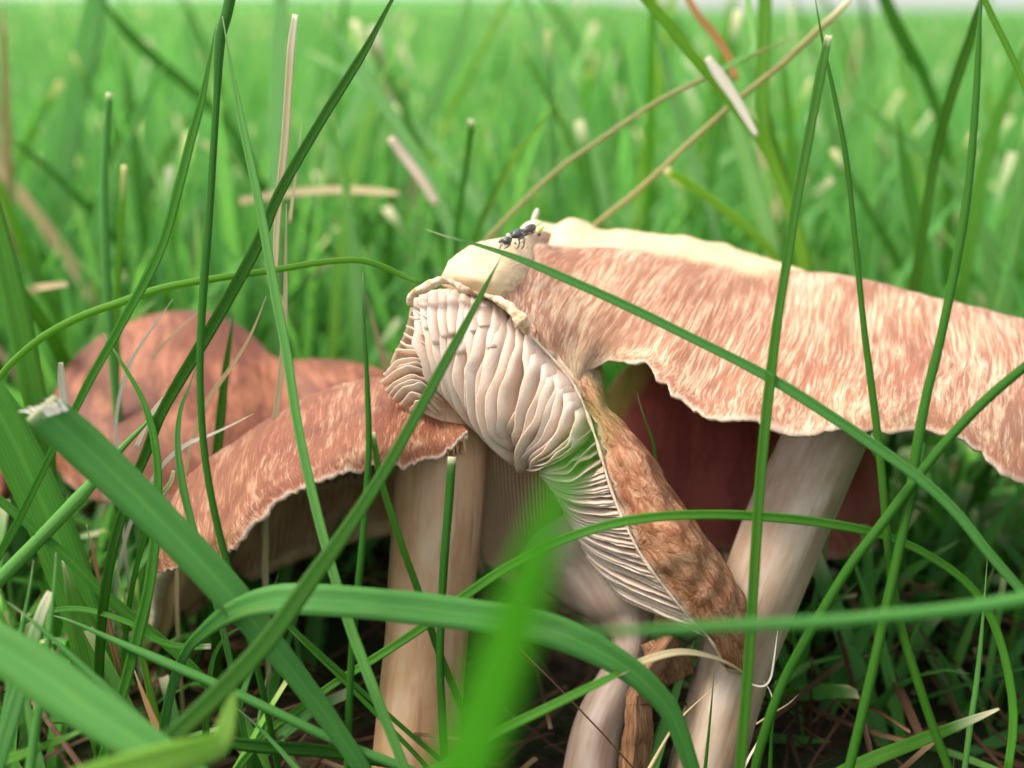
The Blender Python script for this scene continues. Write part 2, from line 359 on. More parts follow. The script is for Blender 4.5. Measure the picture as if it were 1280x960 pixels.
def band(n, y0, y1, half):     # random points in a trapezoid in front of the camera
    y = np.sqrt(rng.uniform(y0*y0, y1*y1, n)); x = rng.uniform(-1, 1, n)*(half*y+6); return np.stack([x, y], 1)
def build_lawn():
    A = band(4200, 17.5, 45, .62)
    keep = ~((A[:, 1] < 20) & (np.abs(A[:, 0]) < 7))
    A = A[keep]; hA = rng.normal(5.6, 1.5, len(A)).clip(2, 9)
    hA = np.where(A[:, 1] < 22, np.minimum(hA, 6.5), hA)
    B = band(19000, 45, 170, .60); hB = rng.normal(5.8, 1.2, len(B)).clip(2.5, 9)
    C = band(30000, 170, 620, .60); hC = rng.normal(6.2, 1.1, len(C)).clip(3, 9)
    hB = hB+np.where(B[:, 0] < .18*B[:, 1], 1.0, -.4)*(rng.random(len(B)) < .5)*rng.uniform(.5, 2.6, len(B)); hC = hC+np.where(C[:, 0] < .14*C[:, 1], 2.6, 0)
    pos = np.concatenate([A, B, C]); H = np.concatenate([hA, hB, hC])
    Wd = np.concatenate([rng.uniform(.15, .38, len(A)), rng.uniform(.2, .5, len(B)), rng.uniform(.4, 1.1, len(C))])
    tag(grass_mass('lawn_grass', pos, H, Wd, M_MASS, cut=.04), 'blurred green lawn grass stretching away behind the mushrooms to the sky')
    Fl = band(3200, 19, 60, .60)
    tag(grass_mass('low_grass', Fl, rng.normal(3.2, .8, len(Fl)).clip(1, 4.8), rng.uniform(.22, .5, len(Fl)), M_MASS, lean=.6, cut=.15), 'dense low green grass filling the lawn behind the mushrooms')
    # short under-grass around and in front of the mushrooms, below the line of sight
    U = np.concatenate([np.stack([rng.uniform(-10, -2.6, 900), rng.uniform(9.3, 19, 900)], 1),
                        np.stack([rng.uniform(3.0, 11, 420), rng.uniform(11.5, 19.5, 420)], 1),
                        np.stack([rng.uniform(-7, 8, 250), rng.uniform(15.5, 19, 250)], 1),
                        np.stack([rng.uniform(-7, 7, 160), rng.uniform(3, 9, 160)], 1),
                        np.stack([rng.uniform(-25, 25, 900), rng.uniform(-25, 3, 900)], 1)])
    U = U[~((U[:, 0] > -5.4) & (U[:, 0] < -1.5) & (U[:, 1] > 9.2) & (U[:, 1] < 14.5) & (rng.random(len(U)) < .85))]
    hU = np.where(U[:, 1] < 3, rng.uniform(1.5, 4.5, len(U)), np.where(U[:, 1] < 9.2, rng.uniform(.6, 1.3, len(U)),
         np.where(U[:, 0] > 2, rng.uniform(.9, 3.1, len(U)), rng.uniform(1.2, 3.0, len(U)))))
    tag(grass_mass('short_grass', U, hU, rng.uniform(.12, .3, len(U)), M_MASS, lean=.6, curl=.8, cut=.3), 'short tangled green grass at the foot of the mushrooms')
    # the same lawn goes on beside and behind the camera
    E = np.stack([rng.uniform(-45, 45, 9000), rng.uniform(-40, 30, 9000)], 1)
    E = E[(np.abs(E[:, 0]) > .52*np.maximum(E[:, 1], 0)+3.2) & ((E[:, 1] > -2.5) | True) & ~((E[:, 1] > -3) & (np.abs(E[:, 0]) < 4.5))]
    tag(grass_mass('surrounding_grass', E, rng.normal(6.2, 1.3, len(E)).clip(2.5, 9), rng.uniform(.15, .4, len(E)), M_MASS, lean=.25), 'lawn grass standing all round beside the mushrooms')
    # dead thatch lying on the soil
    D = np.concatenate([np.stack([rng.uniform(-10, 11, 1100), rng.uniform(6, 21, 1100)], 1), band(1500, 20, 60, .6)])
    tag(grass_mass('thatch', D, rng.uniform(.8, 3.2, len(D)), rng.uniform(.03, .12, len(D)), M_MASSDRY, lay=True, seg=4, cut=.6), 'dry brown dead grass lying over the dark soil')
build_lawn()

# ------------------------------------------------------------------ mushrooms
def columns_to_grid(cols, back, nu, nv, fan=(0, 0)):
    """cols: list of [ridge..rim] (px,py,d); back: list of (dx,dy,dd) from ridge to back rim."""
    A = []
    for ci, c in enumerate(cols):
        f_ = fan[0]+(fan[1]-fan[0])*ci/(len(cols)-1); r = c[0]; b = [(r[0]+x+f_*y/150, r[1]+y, r[2]+z) for x, y, z in back[::-1]]
        A.append(PP(b+list(c)))
    A = np.array(A)                                   # (ncol, nrow, 3)
    return cr(cr(A, nu).transpose(1, 0, 2), nv).transpose(1, 0, 2)
def ragged(G, amp, seed, freq=60, lo=.72):
    nu, nv = G.shape[:2]; v = np.linspace(0, 1, nv)
    d = nrm(G[:, -1]-G[:, -4]); u = np.linspace(0, 1, nu)
    k = n1(u*freq, seed, 4)*amp+n1(u*freq*.25, seed+3, 2)*amp*1.2
    for _ in range(9): k = k-random.uniform(.3, 1.1)*amp*np.exp(-((u-random.random())/random.uniform(.004, .014))**2)
    w = np.clip((v-lo)/(1-lo), 0, 1)**2
    return G+d[:, None]*k[:, None, None]*w[None, :, None]
def lumpy(G, amp, f, seed):
    N = grid_normals(G)
    n = np.array([[mnoise.fractal(Vector((*(p*f), seed)), 1., 2., 3) if False else mnoise.noise(Vector((p[0]*f+seed, p[1]*f, p[2]*f))) for p in row] for row in G])
    return G+N*n[..., None]*amp
def strip_gills(name, base, edge, mats, parent, taper=None):
    """One gill plate between two polylines (n,3), with a little thickness."""
    n = len(base); m = nrm(np.cross(np.gradient(base, axis=0), edge-base+1e-6))
    tb, te = .018, .005
    V = np.concatenate([base+m*tb, (base*.45+edge*.55)+m*(tb*.8), edge+m*te, edge-m*te, (base*.45+edge*.55)-m*(tb*.8), base-m*tb])
    F = []
    for r in range(5):
        for i in range(n-1): F.append((r*n+i, r*n+i+1, (r+1)*n+i+1, (r+1)*n+i))
    F.append(tuple(r*n for r in range(6))); F.append(tuple(r*n+n-1 for r in range(5, -1, -1)))
    h = np.concatenate([np.zeros(n), np.full(n, .6), np.ones(n), np.ones(n), np.full(n, .6), np.zeros(n)])
    t = np.linspace(0, 1, n); uv = np.stack([h, np.tile(t, 6)+random.random()*9], 1)
    return V, F, h, uv
def gill(base, edge, mat, parent, name='gill'):
    V, F, h, uv = strip_gills('gill', base, edge, mat, parent)
    return mesh_obj(name, V, F, mat, parent, uv, {'h': h})
def joined_gills(name, plates, mat, parent):
    VV, FF, HH, UU = [], [], [], []; off = 0
    for b, e in plates:
        V, F, h, uv = strip_gills('', b, e, mat, parent); VV.append(V); HH.append(h); UU.append(uv)
        FF += [tuple(i+off for i in f) for f in F]; off += len(V)
    o = mesh_obj(name, np.concatenate(VV), FF, mat, parent, np.concatenate(UU), {'h': np.concatenate(HH)})
    tag(o, kind='stuff'); return o
def stem(name, pts, mat, parent, nr=28, nl=44, seed=1, to_ground=True):
    """pts (px,py,d,w px) from top to base."""
    c = PP(pts); r = np.array([p[3]*p[2]/FPX/2 for p in pts])
    if to_ground:
        d = nrm(c[-1]-c[-2]); k = 0
        while c[-1][2] > -.4 and k < 20:
            d = nrm(d+np.array([0, 0, -.5])); c = np.concatenate([c, [c[-1]+d*.5]]); r = np.append(r, r[-1]*1.02); k += 1
    C = cr(c, nl); R = cr(r, nl); T = nrm(np.gradient(C, axis=0)); X = nrm(np.cross(T, FW)); Y = np.cross(T, X)
    th = np.linspace(0, 2*math.pi, nr, endpoint=False); V = []
    for i in range(nl):
        for t in th:
            f = 1+.05*mnoise.noise(Vector((math.cos(t)*2.2, math.sin(t)*2.2, i*.12+seed*9)))+.025*mnoise.noise(Vector((math.cos(t)*9, math.sin(t)*9, i*.05+seed)))
            V.append(C[i]+(X[i]*math.cos(t)+Y[i]*math.sin(t))*R[i]*f)
    F = []
    for i in range(nl-1):
        for j in range(nr): F.append((i*nr+j, i*nr+(j+1) % nr, (i+1)*nr+(j+1) % nr, (i+1)*nr+j))
    F.append(tuple(range(nr-1, -1, -1))); F.append(tuple((nl-1)*nr+j for j in range(nr)))
    uv = np.array([(abs(j/nr*2-1), i/(nl-1)) for i in range(nl) for j in range(nr)])
    return mesh_obj(name, V, F, mat, parent, uv)
def base_of(p, d):
    q = P(*p, d); q[2] = 0; return q
def tone_attrs(nu, nv, v0, v1, seed, rimw=.03, u_lo=None):
    """disc tone peaks between rows v0..v1; rim thin pale edge."""
    v = np.linspace(0, 1, nv)[None]; u = np.linspace(0, 1, nu)[:, None]
    wob = n1(np.linspace(0, 5, nu), seed)[:, None]*.05
    tone = np.clip(1-(v-v0+wob)/(v1-v0), 0, 1)*np.ones((nu, 1))
    rim = np.clip((v-(1-rimw)+n1(np.linspace(0, 30, nu), seed+1)[:, None]*.02)/rimw, 0, 1)
    return tone, rim

# ---- large torn mushroom
big = empty('mushroom', base_of((890, 960), 12.6))
tag(big, 'large torn pinkish brown mushroom with cream gill fan and thick pale right stem', 'mushroom', 'mushrooms in the lawn')
CA = [
 [(610,304,12.9),(592,322,12.5),(585,340,12.2),(584,362,12.05)],
 [(645,304,13.1),(620,320,12.6),(608,345,12.2),(606,370,12.0)],
 [(680,306,13.3),(655,320,12.7),(640,355,12.2),(636,388,11.9)],
 [(720,309,13.6),(688,330,12.8),(665,375,12.2),(658,412,11.9)],
 [(760,310,13.8),(725,345,12.8),(695,400,12.2),(690,445,11.95)],
 [(800,313,13.9),(765,355,12.8),(730,420,12.3),(722,480,12.0)],
 [(840,318,14),(800,365,12.8),(762,420,12.4),(738,466,12.3)],
 [(870,322,14.1),(835,370,12.8),(798,430,12.3),(770,456,12.3)],
 [(900,325,14.1),(868,380,12.8),(833,445,12.1),(813,465,12.0)],
 [(930,329,14.2),(903,390,12.8),(866,470,12.0),(846,500,11.8)],
 [(965,335,14.2),(940,400,12.8),(903,485,11.9),(885,528,11.6)],
 [(1000,339,14.2),(982,410,12.8),(952,480,11.8),(938,520,11.5)],
 [(1040,345,14.2),(1028,420,12.7),(1010,490,11.7),(1000,538,11.4)],
 [(1090,355,14.2),(1083,425,12.7),(1068,490,11.6),(1060,534,11.3)],
 [(1140,367,14.1),(1138,435,12.6),(1130,500,11.5),(1125,545,11.2)],
 [(1190,379,14),(1195,445,12.5),(1190,510,11.4),(1187,556,11.1)],
 [(1240,390,13.9),(1250,460,12.4),(1247,530,11.3),(1243,586,11.0)],
 [(1290,402,13.8),(1305,480,12.3),(1302,560,11.3),(1295,612,11.0)],
 [(1350,425,13.6),(1370,500,12.4),(1365,580,11.5),(1355,630,11.2)],
 [(1420,470,13.5),(1430,530,12.8),(1425,590,12.2),(1415,630,12)]]
NU, NV = 300, 72
G = columns_to_grid(CA, [(14, 16, .9), (24, 50, 2.0), (28, 100, 3.0)], NU, NV)
G = lumpy(lumpy(G, .06, 1.0, 3), .02, 4, 9)
G = ragged(G, .085, 2, 34)
VRIDGE = 3/6.
tone, rim = tone_attrs(NU, NV, .505, .58, 5)
u = np.linspace(0, 1, NU)[:, None]
tone = .75*tone*np.clip((.62-u)/.12, 0, 1)+np.clip(1-u/.09, 0, 1)*.9      # pale disc over the left half and the flap
v = np.linspace(0, 1, NV)[None]
tone = np.maximum(tone, .62*np.exp(-((u-.256)/.038)**2)*np.clip((v-.70)/.2, 0, 1))   # smooth tan neck above the lobe
tone = np.clip(tone-.0*v, 0, 1)
th = np.interp(np.linspace(0, 1, NV), [0, .3, .5, .8, 1], [.06, .28, .3, .16, .04])[None]*np.ones((NU, 1))
cap, capN, capI = shell('cap', G, th, [M_SKIN, M_UNDER, M_RIM], big, {'tone': tone, 'rim': rim, 'stain': np.zeros((NU, NV))}, outward=UP-FW)
# pale creased crown rising behind the brown front of the cap
KR = [(640,300,306),(655,286,308),(668,276,314),(690,279,318),(712,274,320),(735,280,322),(760,288,324),(785,288,327),(815,293,330),(850,295,334),(880,301,338),(915,311,342),(950,322,346),(985,334,350),(1010,343,354)]
kr = np.array([PP([(x+10, t+60, 17.2), (x+6, t+22, 16.2), (x, t, 15.2), (x, t*.55+b*.45, 14.5), (x, b, 14.05)]) for x, t, b in KR])
kr = cr(cr(kr, 110).transpose(1, 0, 2), 34).transpose(1, 0, 2)
shell('crown', lumpy(lumpy(lumpy(kr, .05, 1.2, 15), .045, 3, 7), .015, 9, 2), np.full(kr.shape[:2], .12), [M_SKIN_FLAP, M_FLESH, M_FLESH], big, {'tone': np.full(kr.shape[:2], .92), 'rim': np.zeros(kr.shape[:2]), 'stain': .55*np.clip(1-np.abs(np.linspace(0, 1, 34)[None]-.93)/.05, 0, 1)*np.ones((110, 1))}, outward=UP-FW)
# lobe of the cap that hangs down in front of the thick stem
SB = [
 [(704,436,12.75),(720,436,12.9),(738,440,13.1),(752,450,13.3)],
 [(712,462,12.2),(728,460,12.32),(744,468,12.55),(755,476,12.9)],
 [(720,483,11.98),(737,484,12.0),(752,492,12.1),(761,503,12.6)],
 [(738,522,11.85),(757,518,11.7),(776,526,11.9),(788,540,12.4)],
 [(752,562,11.7),(778,555,11.5),(803,562,11.7),(818,578,12.3)],
 [(764,605,11.6),(797,596,11.35),(828,602,11.6),(846,622,12.3)],
 [(780,650,11.5),(818,639,11.25),(852,643,11.5),(873,660,12.2)],
 [(803,695,11.45),(845,682,11.2),(882,685,11.5),(906,702,12.2)],
 [(832,735,11.45),(872,722,11.25),(908,728,11.5),(931,745,12.1)],
 [(858,768,11.5),(890,762,11.35),(918,770,11.5),(938,782,12)],
 [(885,797,11.6),(905,797,11.5),(922,805,11.6),(936,815,12)],
 [(906,832,11.8),(915,835,11.75),(925,838,11.8),(931,842,12)]]
SB = [[*r, (r[3][0]-14, r[3][1]+6, r[3][2]+.8), (r[3][0]-45, r[3][1]+8, r[3][2]+1.1)] for r in SB]
nu2, nv2 = 150, 60
G2 = cr(cr(np.array([PP(r[::-1]) for r in SB]), nu2).transpose(1, 0, 2), nv2).transpose(1, 0, 2)
G2 = lumpy(lumpy(G2, .05, 1.6, 21), .035, 5, 4); G2 = ragged(G2, .05, 8, 45, .8)
t2, r2 = tone_attrs(nu2, nv2, -1, -.9, 3, .05)
uu = np.linspace(0, 1, nu2)[:, None]; t2 = .85*np.clip(1-(uu-.08)/.16, 0, 1)*np.ones((1, nv2))
th2 = np.interp(np.linspace(0, 1, nv2), [0, .6, 1], [.2, .2, .05])[None]*np.ones((nu2, 1))
lobe, _, _ = shell('cap_lobe', G2, th2, [M_SKIN_LOBE, M_UNDER, M_RIM], big, {'tone': t2, 'rim': r2, 'stain': np.zeros((nu2, nv2))}, outward=-FW)
tag(lobe, 'rusty brown mottled lobe of the cap hanging down beside the gills')

FB = [[(548,356,12.3),(553,343,12.2),(560,329,12.3),(570,316,12.7)],[(565,362,12.15),(572,343,12.0),(582,323,12.2),(594,304,12.7)],
 [(585,368,12.05),(594,346,11.88),(606,323,12.15),(618,298,12.8)],[(606,372,11.98),(616,350,11.88),(628,325,12.15),(642,293,12.9)],
 [(624,378,11.98),(637,352,12.08),(653,326,12.5),(666,287,13.25)],[(640,392,12.15),(656,364,12.4),(674,334,12.95),(690,290,13.9)]]
gf = cr(cr(np.array([PP(r) for r in FB]), 50).transpose(1, 0, 2), 30).transpose(1, 0, 2)
shell('torn_flap', ragged(lumpy(lumpy(gf, .05, 1.7, 8), .02, 5, 2), .03, 6, 20), np.full((50, 30), .1), [M_SKIN_FLAP, M_FLESH, M_FLESH], big, {'tone': np.clip(1.25-.95*np.clip((np.linspace(0, 1, 50)[:, None]-.5)/.5, 0, 1)+0*np.zeros((50, 30)), 0, 1), 'rim': np.zeros((50, 30)), 'stain': np.zeros((50, 30))}, outward=UP-FW)
# gill fan: keys rim -> tip
KG = [
 [(516,374),(519,410),(527,455),(543,505)],[(535,364),(539,405),(547,460),(560,520)],[(560,362),(561,410),(561,465),(572,527)],
 [(590,368),(586,420),(576,480),(587,540)],[(615,380),(605,430),(589,490),(600,556)],[(638,394),(625,450),(603,515),(612,567)],
 [(655,414),(647,455),(640,510),(618,556)],[(675,438),(673,475),(660,525),(630,580)],[(695,457),(694,495),(676,545),(642,577)],
 [(715,480),(710,515),(690,560),(652,588)],[(730,512),(718,540),(695,570),(655,588)],[(742,543),(722,562),(700,582),(660,592)],
 [(750,572),(730,585),(708,598),(665,595)],[(757,598),(735,603),(705,606),(670,598)],[(767,627),(742,628),(712,624),(679,606)],
 [(781,656),(755,654),(722,646),(688,620)],[(800,692),(772,685),(738,673),(700,645)],[(828,733),(796,720),(756,702),(716,676)],
 [(857,768),(820,752),(780,734),(735,708)],[(886,798),(848,782),(806,764),(760,742)]]
KD = [[12.1,11.75,11.7,11.9]]*6+[[11.95,11.7,11.7,11.95]]*5+[[11.85,11.75,11.8,12.05]]*2+[[11.7,11.8,11.95,12.15]]*2+[[11.65,11.9,12.1,12.4]]*2+[[11.65,11.95,12.2,12.5]]*3
KEY = np.array([PP([(x, y, d) for (x, y), d in zip(k, dd)]) for k, dd in zip(KG, KD)])
NG = 62
def offd(t):
    k = min(1, max(0, (t-8)/5)); return nrm((FW*.75+RT*.95+UP*.05)*(1-k)+(FW*1.0+RT*.25+UP*.45)*k)
OFFD = nrm(FW*1.0+RT*.38+UP*.12)          # from free edge back to the bed
tt = np.concatenate([np.arange(0, 7.6, .50), np.arange(7.6, 13, .46), np.arange(13, 19.01, .17)])
tt = np.clip(tt+rng.uniform(-.08, .08, len(tt)), 0, 19)
dense = cr(KEY, 1901)                     # (1901,4,3)
def key_at(t): return dense[int(round(t*100))]
nb = 26; s = np.linspace(0, 1, nb)
bed = []
for k in np.linspace(0, 19, 60):
    e = cr(key_at(k), nb); e = e[0]+(e-e[0])*.9; bed.append(e+offd(k)*(.07+(.40 if k < 12 else .40-.24*min(1, (k-12)/1.5))*np.sin(np.clip(s*1.15, 0, 1)*math.pi/2*1.0)**.8)[:, None])
bed = np.array(bed)
bo, _, _ = shell('gill_bed', bed, np.full(bed.shape[:2], .08), [M_GILLBED, M_FLESH, M_FLESH], big, {'h': np.full(bed.shape[:2], .4)}, outward=-FW)
for q, t in enumerate(tt):
    OFFD = offd(t); hh = random.uniform(.30, .40)*(1 if t < 12 else (.75 if t < 13.2 else .36))
    e = cr(key_at(t), nb)
    side = nrm(np.cross(np.gradient(e, axis=0), FW))
    wav = (n1(s*3.0+q*.4, q*1.7, 2)*.085*np.sin(s*math.pi)**.7 if t < 12 else n1(s*2+q, q*1.7, 2)*.02*np.sin(s*math.pi))
    ext = random.uniform(-.04, .26 if t < 12 else .03); e = np.concatenate([e[:-1], [e[-1]]])+nrm(e[-1:]-e[-4:-3])*(ext*np.clip((s-.6)/.4, 0, 1)**1.5)[:, None]
    e = e+side*wav[:, None]
    prof = (.03+hh*np.sin(np.clip(s*1.2, 0, 1)*math.pi/2)**.8)
    b = e+OFFD*prof[:, None]
    e = e-OFFD*(random.uniform(-.03, .04)*np.sin(s*math.pi)+n1(s*7, q*2.3, 3)*.014)[:, None]
    # free end comes to a point
    tipn = np.clip((s-.80)/.20, 0, 1)**2; e = e+(b-e)*tipn[:, None]*.75
    gill(b, e, M_GILL, big)
for q in range(26):                        # short gills between the long ones, starting at the rim
    t = random.uniform(.3, 13.5); L = random.uniform(.3, .6); e0 = cr(key_at(t), 60)[:max(8, int(60*L))]
    e0 = cr(e0, 14); ss = np.linspace(0, 1, 14)
    OFFD = offd(t); b = e0+OFFD*(.05+.3*np.sin(np.clip(ss*L*1.2, 0, 1)*math.pi/2)**.8)[:, None]+OFFD*.03
    e = b-OFFD*(.17*np.sin(np.clip(ss*1.1, 0, 1)*math.pi)**.7)[:, None]
    gill(b, e, M_GILL, big)
# curled, torn gills at the left edge of the fan
QG = [
 [(552,472),(528,452),(502,449),(479,468)],[(552,482),(530,462),(504,459),(476,478)],[(550,490),(528,472),(505,470),(481,488)],
 [(548,498),(528,482),(508,481),(490,498)],[(545,507),(530,493),(514,491),(500,506)],[(542,514),(530,503),(520,502),(512,514)],
 [(555,464),(532,443),(514,437),(494,437)],[(558,452),(538,432),(522,426),(504,417)],[(560,440),(542,416),(528,404),(511,396)],
 [(556,458),(536,438),(520,432),(500,428)],[(560,446),(540,424),(524,415),(508,406)],[(562,434),(546,408),(532,394),(513,386)],
 [(553,477),(530,457),(506,454),(484,463)],[(549,494),(528,478),(506,476),(486,493)]]
for i, qg in enumerate(QG):
    e = cr(PP([(x, y, d) for (x, y), d in zip(qg, (11.9, 11.75, 11.75, 11.95))]), 22); ss = np.linspace(0, 1, 22)
    e = e+nrm(np.cross(np.gradient(e, axis=0), FW))*(n1(ss*4+i, i+.3, 2)*.03)[:, None]
    b = e+nrm(FW*.8+UP*-.35+RT*.4)*(.26*np.sin(np.clip(ss, .08, .95)*math.pi)**.5)[:, None]
    gill(b, e, M_GILL, big)
cb = np.array([[P(x, y, d) for x, y, d in r] for r in (
 [(565,420,12.2),(535,395,12.3),(514,384,12.3)],[(565,450,12.15),(530,425,12.3),(506,415,12.3)],[(562,475,12.15),(525,450,12.3),(492,446,12.3)],
 [(560,495,12.15),(520,470,12.3),(482,478,12.3)],[(558,512,12.15),(525,492,12.3),(494,496,12.3)],[(556,522,12.2),(532,510,12.3),(514,513,12.3)])])
cb = cr(cr(cb, 24).transpose(1, 0, 2), 18).transpose(1, 0, 2)
shell('torn_flesh', lumpy(cb, .04, 4, 2), np.full(cb.shape[:2], .1), [M_GILLBED, M_FLESH, M_FLESH], big, {'h': np.full(cb.shape[:2], .8)}, outward=-FW)
# rolled tan margin above the gills
def roll(name, pts, mat, parent, seed):
    c = cr(PP(pts), 60); r = cr(np.array([p[3]*p[2]/FPX/2 for p in pts]), 60); T = nrm(np.gradient(c, axis=0)); X = nrm(np.cross(T, FW)); Y = np.cross(T, X); V = []
    for i in range(60):
        for j in range(14):
            t = j/14*2*math.pi; p = c[i]+(X[i]*math.cos(t)+Y[i]*1.1*math.sin(t))*r[i]
            f = .75*mnoise.fractal(Vector(tuple(p*6))+Vector((seed, 0, 0)), 1, 2, 3); V.append(p+(p-c[i])*f)
    F = [(i*14+j, i*14+(j+1) % 14, (i+1)*14+(j+1) % 14, (i+1)*14+j) for i in range(59) for j in range(14)]
    F += [tuple(range(13, -1, -1)), tuple(59*14+j for j in range(14))]
    return mesh_obj(name, V, F, mat, parent, np.array([(j/14, i/60) for i in range(60) for j in range(14)]))
roll('rolled_margin', [(511,380,11.95,5),(516,368,11.85,9),(532,360,11.8,10),(550,352,11.85,12),(565,354,11.9,9),(580,362,11.9,7),(598,368,11.95,4)], M_FLESH, big, 1)
roll('rolled_margin', [(606,368,11.95,4),(620,374,11.85,9),(636,382,11.8,13),(648,394,11.75,16),(656,407,11.75,13),(660,416,11.8,7)], M_FLESH, big, 5)
roll('pale_margin', [(660,416,11.9,3.0),(690,447,11.9,3.6),(718,482,11.88,4.2),(735,520,11.8,4.2),(750,565,11.66,4.2),(762,606,11.56,3.6),(780,652,11.46,3.6),(803,696,11.42,3.6),(832,736,11.42,3.6),(860,770,11.48,3.0),(888,800,11.58,3.0),(906,832,11.76,2.4)], M_RIM, big, 9)
for q in range(9):                         # raised pleats just under the rolled margin
    t = .2+q*.5+random.uniform(-.08, .08); e0 = cr(cr(key_at(t), 60)[:random.randint(14, 30)], 14); ss = np.linspace(0, 1, 14); OFFD = offd(t)
    e = e0-OFFD*(.01+random.uniform(.02, .09)*np.sin(ss*math.pi*.85))[:, None]; gill(e+OFFD*(.16+.05*ss)[:, None], e, M_GILL, big)
OFFD = nrm(FW*1.0+RT*.38+UP*.12)
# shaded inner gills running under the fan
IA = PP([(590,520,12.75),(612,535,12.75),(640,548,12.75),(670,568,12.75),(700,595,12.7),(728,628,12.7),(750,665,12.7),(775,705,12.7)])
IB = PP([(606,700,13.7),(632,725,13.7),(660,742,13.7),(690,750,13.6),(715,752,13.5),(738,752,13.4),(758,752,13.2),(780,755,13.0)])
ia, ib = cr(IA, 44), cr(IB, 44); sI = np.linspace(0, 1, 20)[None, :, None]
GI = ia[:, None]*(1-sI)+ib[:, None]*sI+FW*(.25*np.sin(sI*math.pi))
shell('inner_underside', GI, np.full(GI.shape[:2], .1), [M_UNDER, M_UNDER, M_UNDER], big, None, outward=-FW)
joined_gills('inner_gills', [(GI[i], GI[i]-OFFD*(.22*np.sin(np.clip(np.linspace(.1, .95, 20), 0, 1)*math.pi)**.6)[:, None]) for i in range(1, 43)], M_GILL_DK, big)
stem('stem', [(1058,470,12.9,92),(1038,530,12.85,100),(1012,590,12.85,102),(985,650,12.8,104),(950,740,12.75,100),(922,820,12.7,92),(898,900,12.6,88),(880,975,12.55,92)], M_STEM_R, big, seed=2)

# ---- second mushroom: left, ragged rim
left = empty('mushroom', base_of((520, 960), 12.4))
tag(left, 'brown mushroom with streaked cap, ragged pale rim and tan stem, left of the gills', 'mushroom', 'mushrooms in the lawn')
CC = [
 [(202,655,12.3),(195,675,12.0),(190,695,11.85),(196,712,11.8)],[(226,605,12.6),(215,650,11.9),(215,690,11.6),(224,713,11.5)],
 [(260,572,12.9),(245,630,11.9),(243,680,11.5),(254,713,11.4)],[(300,545,13.1),(280,605,12),(274,660,11.4),(284,692,11.3)],
 [(345,518,13.3),(325,570,12),(314,620,11.4),(325,648,11.2)],[(390,497,13.4),(375,540,12.1),(365,585,11.4),(372,616,11.2)],
 [(435,481,13.4),(425,520,12.1),(416,565,11.4),(416,598,11.2)],[(475,471,13.4),(468,510,12.1),(462,550,11.4),(462,584,11.3)],
 [(515,480,13.2),(510,515,12.1),(508,550,11.5),(510,583,11.4)],[(550,500,12.9),(548,525,12.1),(548,550,11.7),(554,571,11.6)],
 [(576,522,12.6),(580,530,12.2),(583,537,11.9),(586,542,11.8)]]
nu3, nv3 = 200, 64
G3 = columns_to_grid(CC, [(10, 50, 1.0), (22, 125, 1.9), (30, 195, 2.3)], nu3, nv3, fan=(-48, 0))
G3 = ragged(lumpy(lumpy(G3, .07, 1.1, 13), .02, 4, 5), .05, 12, 40)
t3, r3 = tone_attrs(nu3, nv3, -1, -.9, 7, .035)
th3 = np.interp(np.linspace(0, 1, nv3), [0, .3, .5, .8, 1], [.05, .2, .25, .14, .04])[None]*np.ones((nu3, 1))
stn = .5*np.clip(1-np.abs(np.linspace(0, 1, nv3)[None]-.52)/.12, 0, 1)*np.clip(n1(np.linspace(0, 9, nu3), 4)[:, None]+.5, 0, 1)
_, N3, I3 = shell('cap', G3, th3, [M_SKIN_C, M_UNDER_C, M_RIM], left, {'tone': t3*0, 'rim': r3, 'stain': stn}, outward=UP-FW)
pl = []
for i in range(3, nu3-3, 3):
    b = I3[i, 3:-2:2]; hgt = .22*np.sin(np.linspace(.05, .97, len(b))*math.pi)**.6; pl.append((b+N3[i, 3:-2:2]*.03, b-N3[i, 3:-2:2]*hgt[:, None]))
joined_gills('gills', pl, M_GILL_C, left)
stem('stem', [(556,500,12.5,95),(552,560,12.5,112),(547,640,12.5,114),(540,720,12.45,110),(533,800,12.4,104),(526,870,12.4,104),(520,970,12.35,112)], M_STEM_C, left, seed=5)

# ---- rounded cap at the far left, behind
DD = [
 [(58,512,15.5),(55,540,15),(58,565,14.8),(65,585,14.8)],[(85,457,16),(75,510,15),(78,560,14.5),(85,605,14.3)],
 [(130,416,16.3),(115,490,15),(115,560,14.3),(120,630,14)],[(180,393,16.5),(165,480,15),(165,560,14.2),(170,640,13.9)],
 [(225,387,16.5),(220,470,15),(220,560,14.2),(225,640,13.9)],[(275,397,16.5),(275,480,15),(275,560,14.2),(280,640,13.9)],
 [(320,424,16.3),(325,490,15.1),(335,560,14.4),(340,620,14)],[(352,447,16),(368,500,15.2),(385,560,14.5),(390,610,14.2)],
 [(400,448,16),(420,500,15),(440,550,14.5),(445,600,14.3)],[(460,452,15.8),(475,490,15.1),(485,540,14.7),(490,590,14.5)],
 [(520,480,15.6),(525,510,15.2),(528,540,15),(530,570,14.9)]]
DD = [[(a, b, c+.5) for a, b, c in r] for r in DD]
far = empty('mushroom', base_of((290, 860), 16.4))
tag(far, 'rounded smooth reddish brown mushroom behind grass stems at the far left', 'mushroom', 'mushrooms in the lawn')
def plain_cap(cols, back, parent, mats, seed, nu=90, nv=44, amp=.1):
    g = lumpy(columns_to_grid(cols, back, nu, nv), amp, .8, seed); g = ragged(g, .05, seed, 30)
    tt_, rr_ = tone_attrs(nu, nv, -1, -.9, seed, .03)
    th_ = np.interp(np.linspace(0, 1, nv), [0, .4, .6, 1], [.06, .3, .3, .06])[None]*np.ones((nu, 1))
    return shell('cap', g, th_, mats, parent, {'tone': tt_*0, 'rim': rr_*.7, 'stain': np.zeros((nu, nv))}, outward=UP-FW)
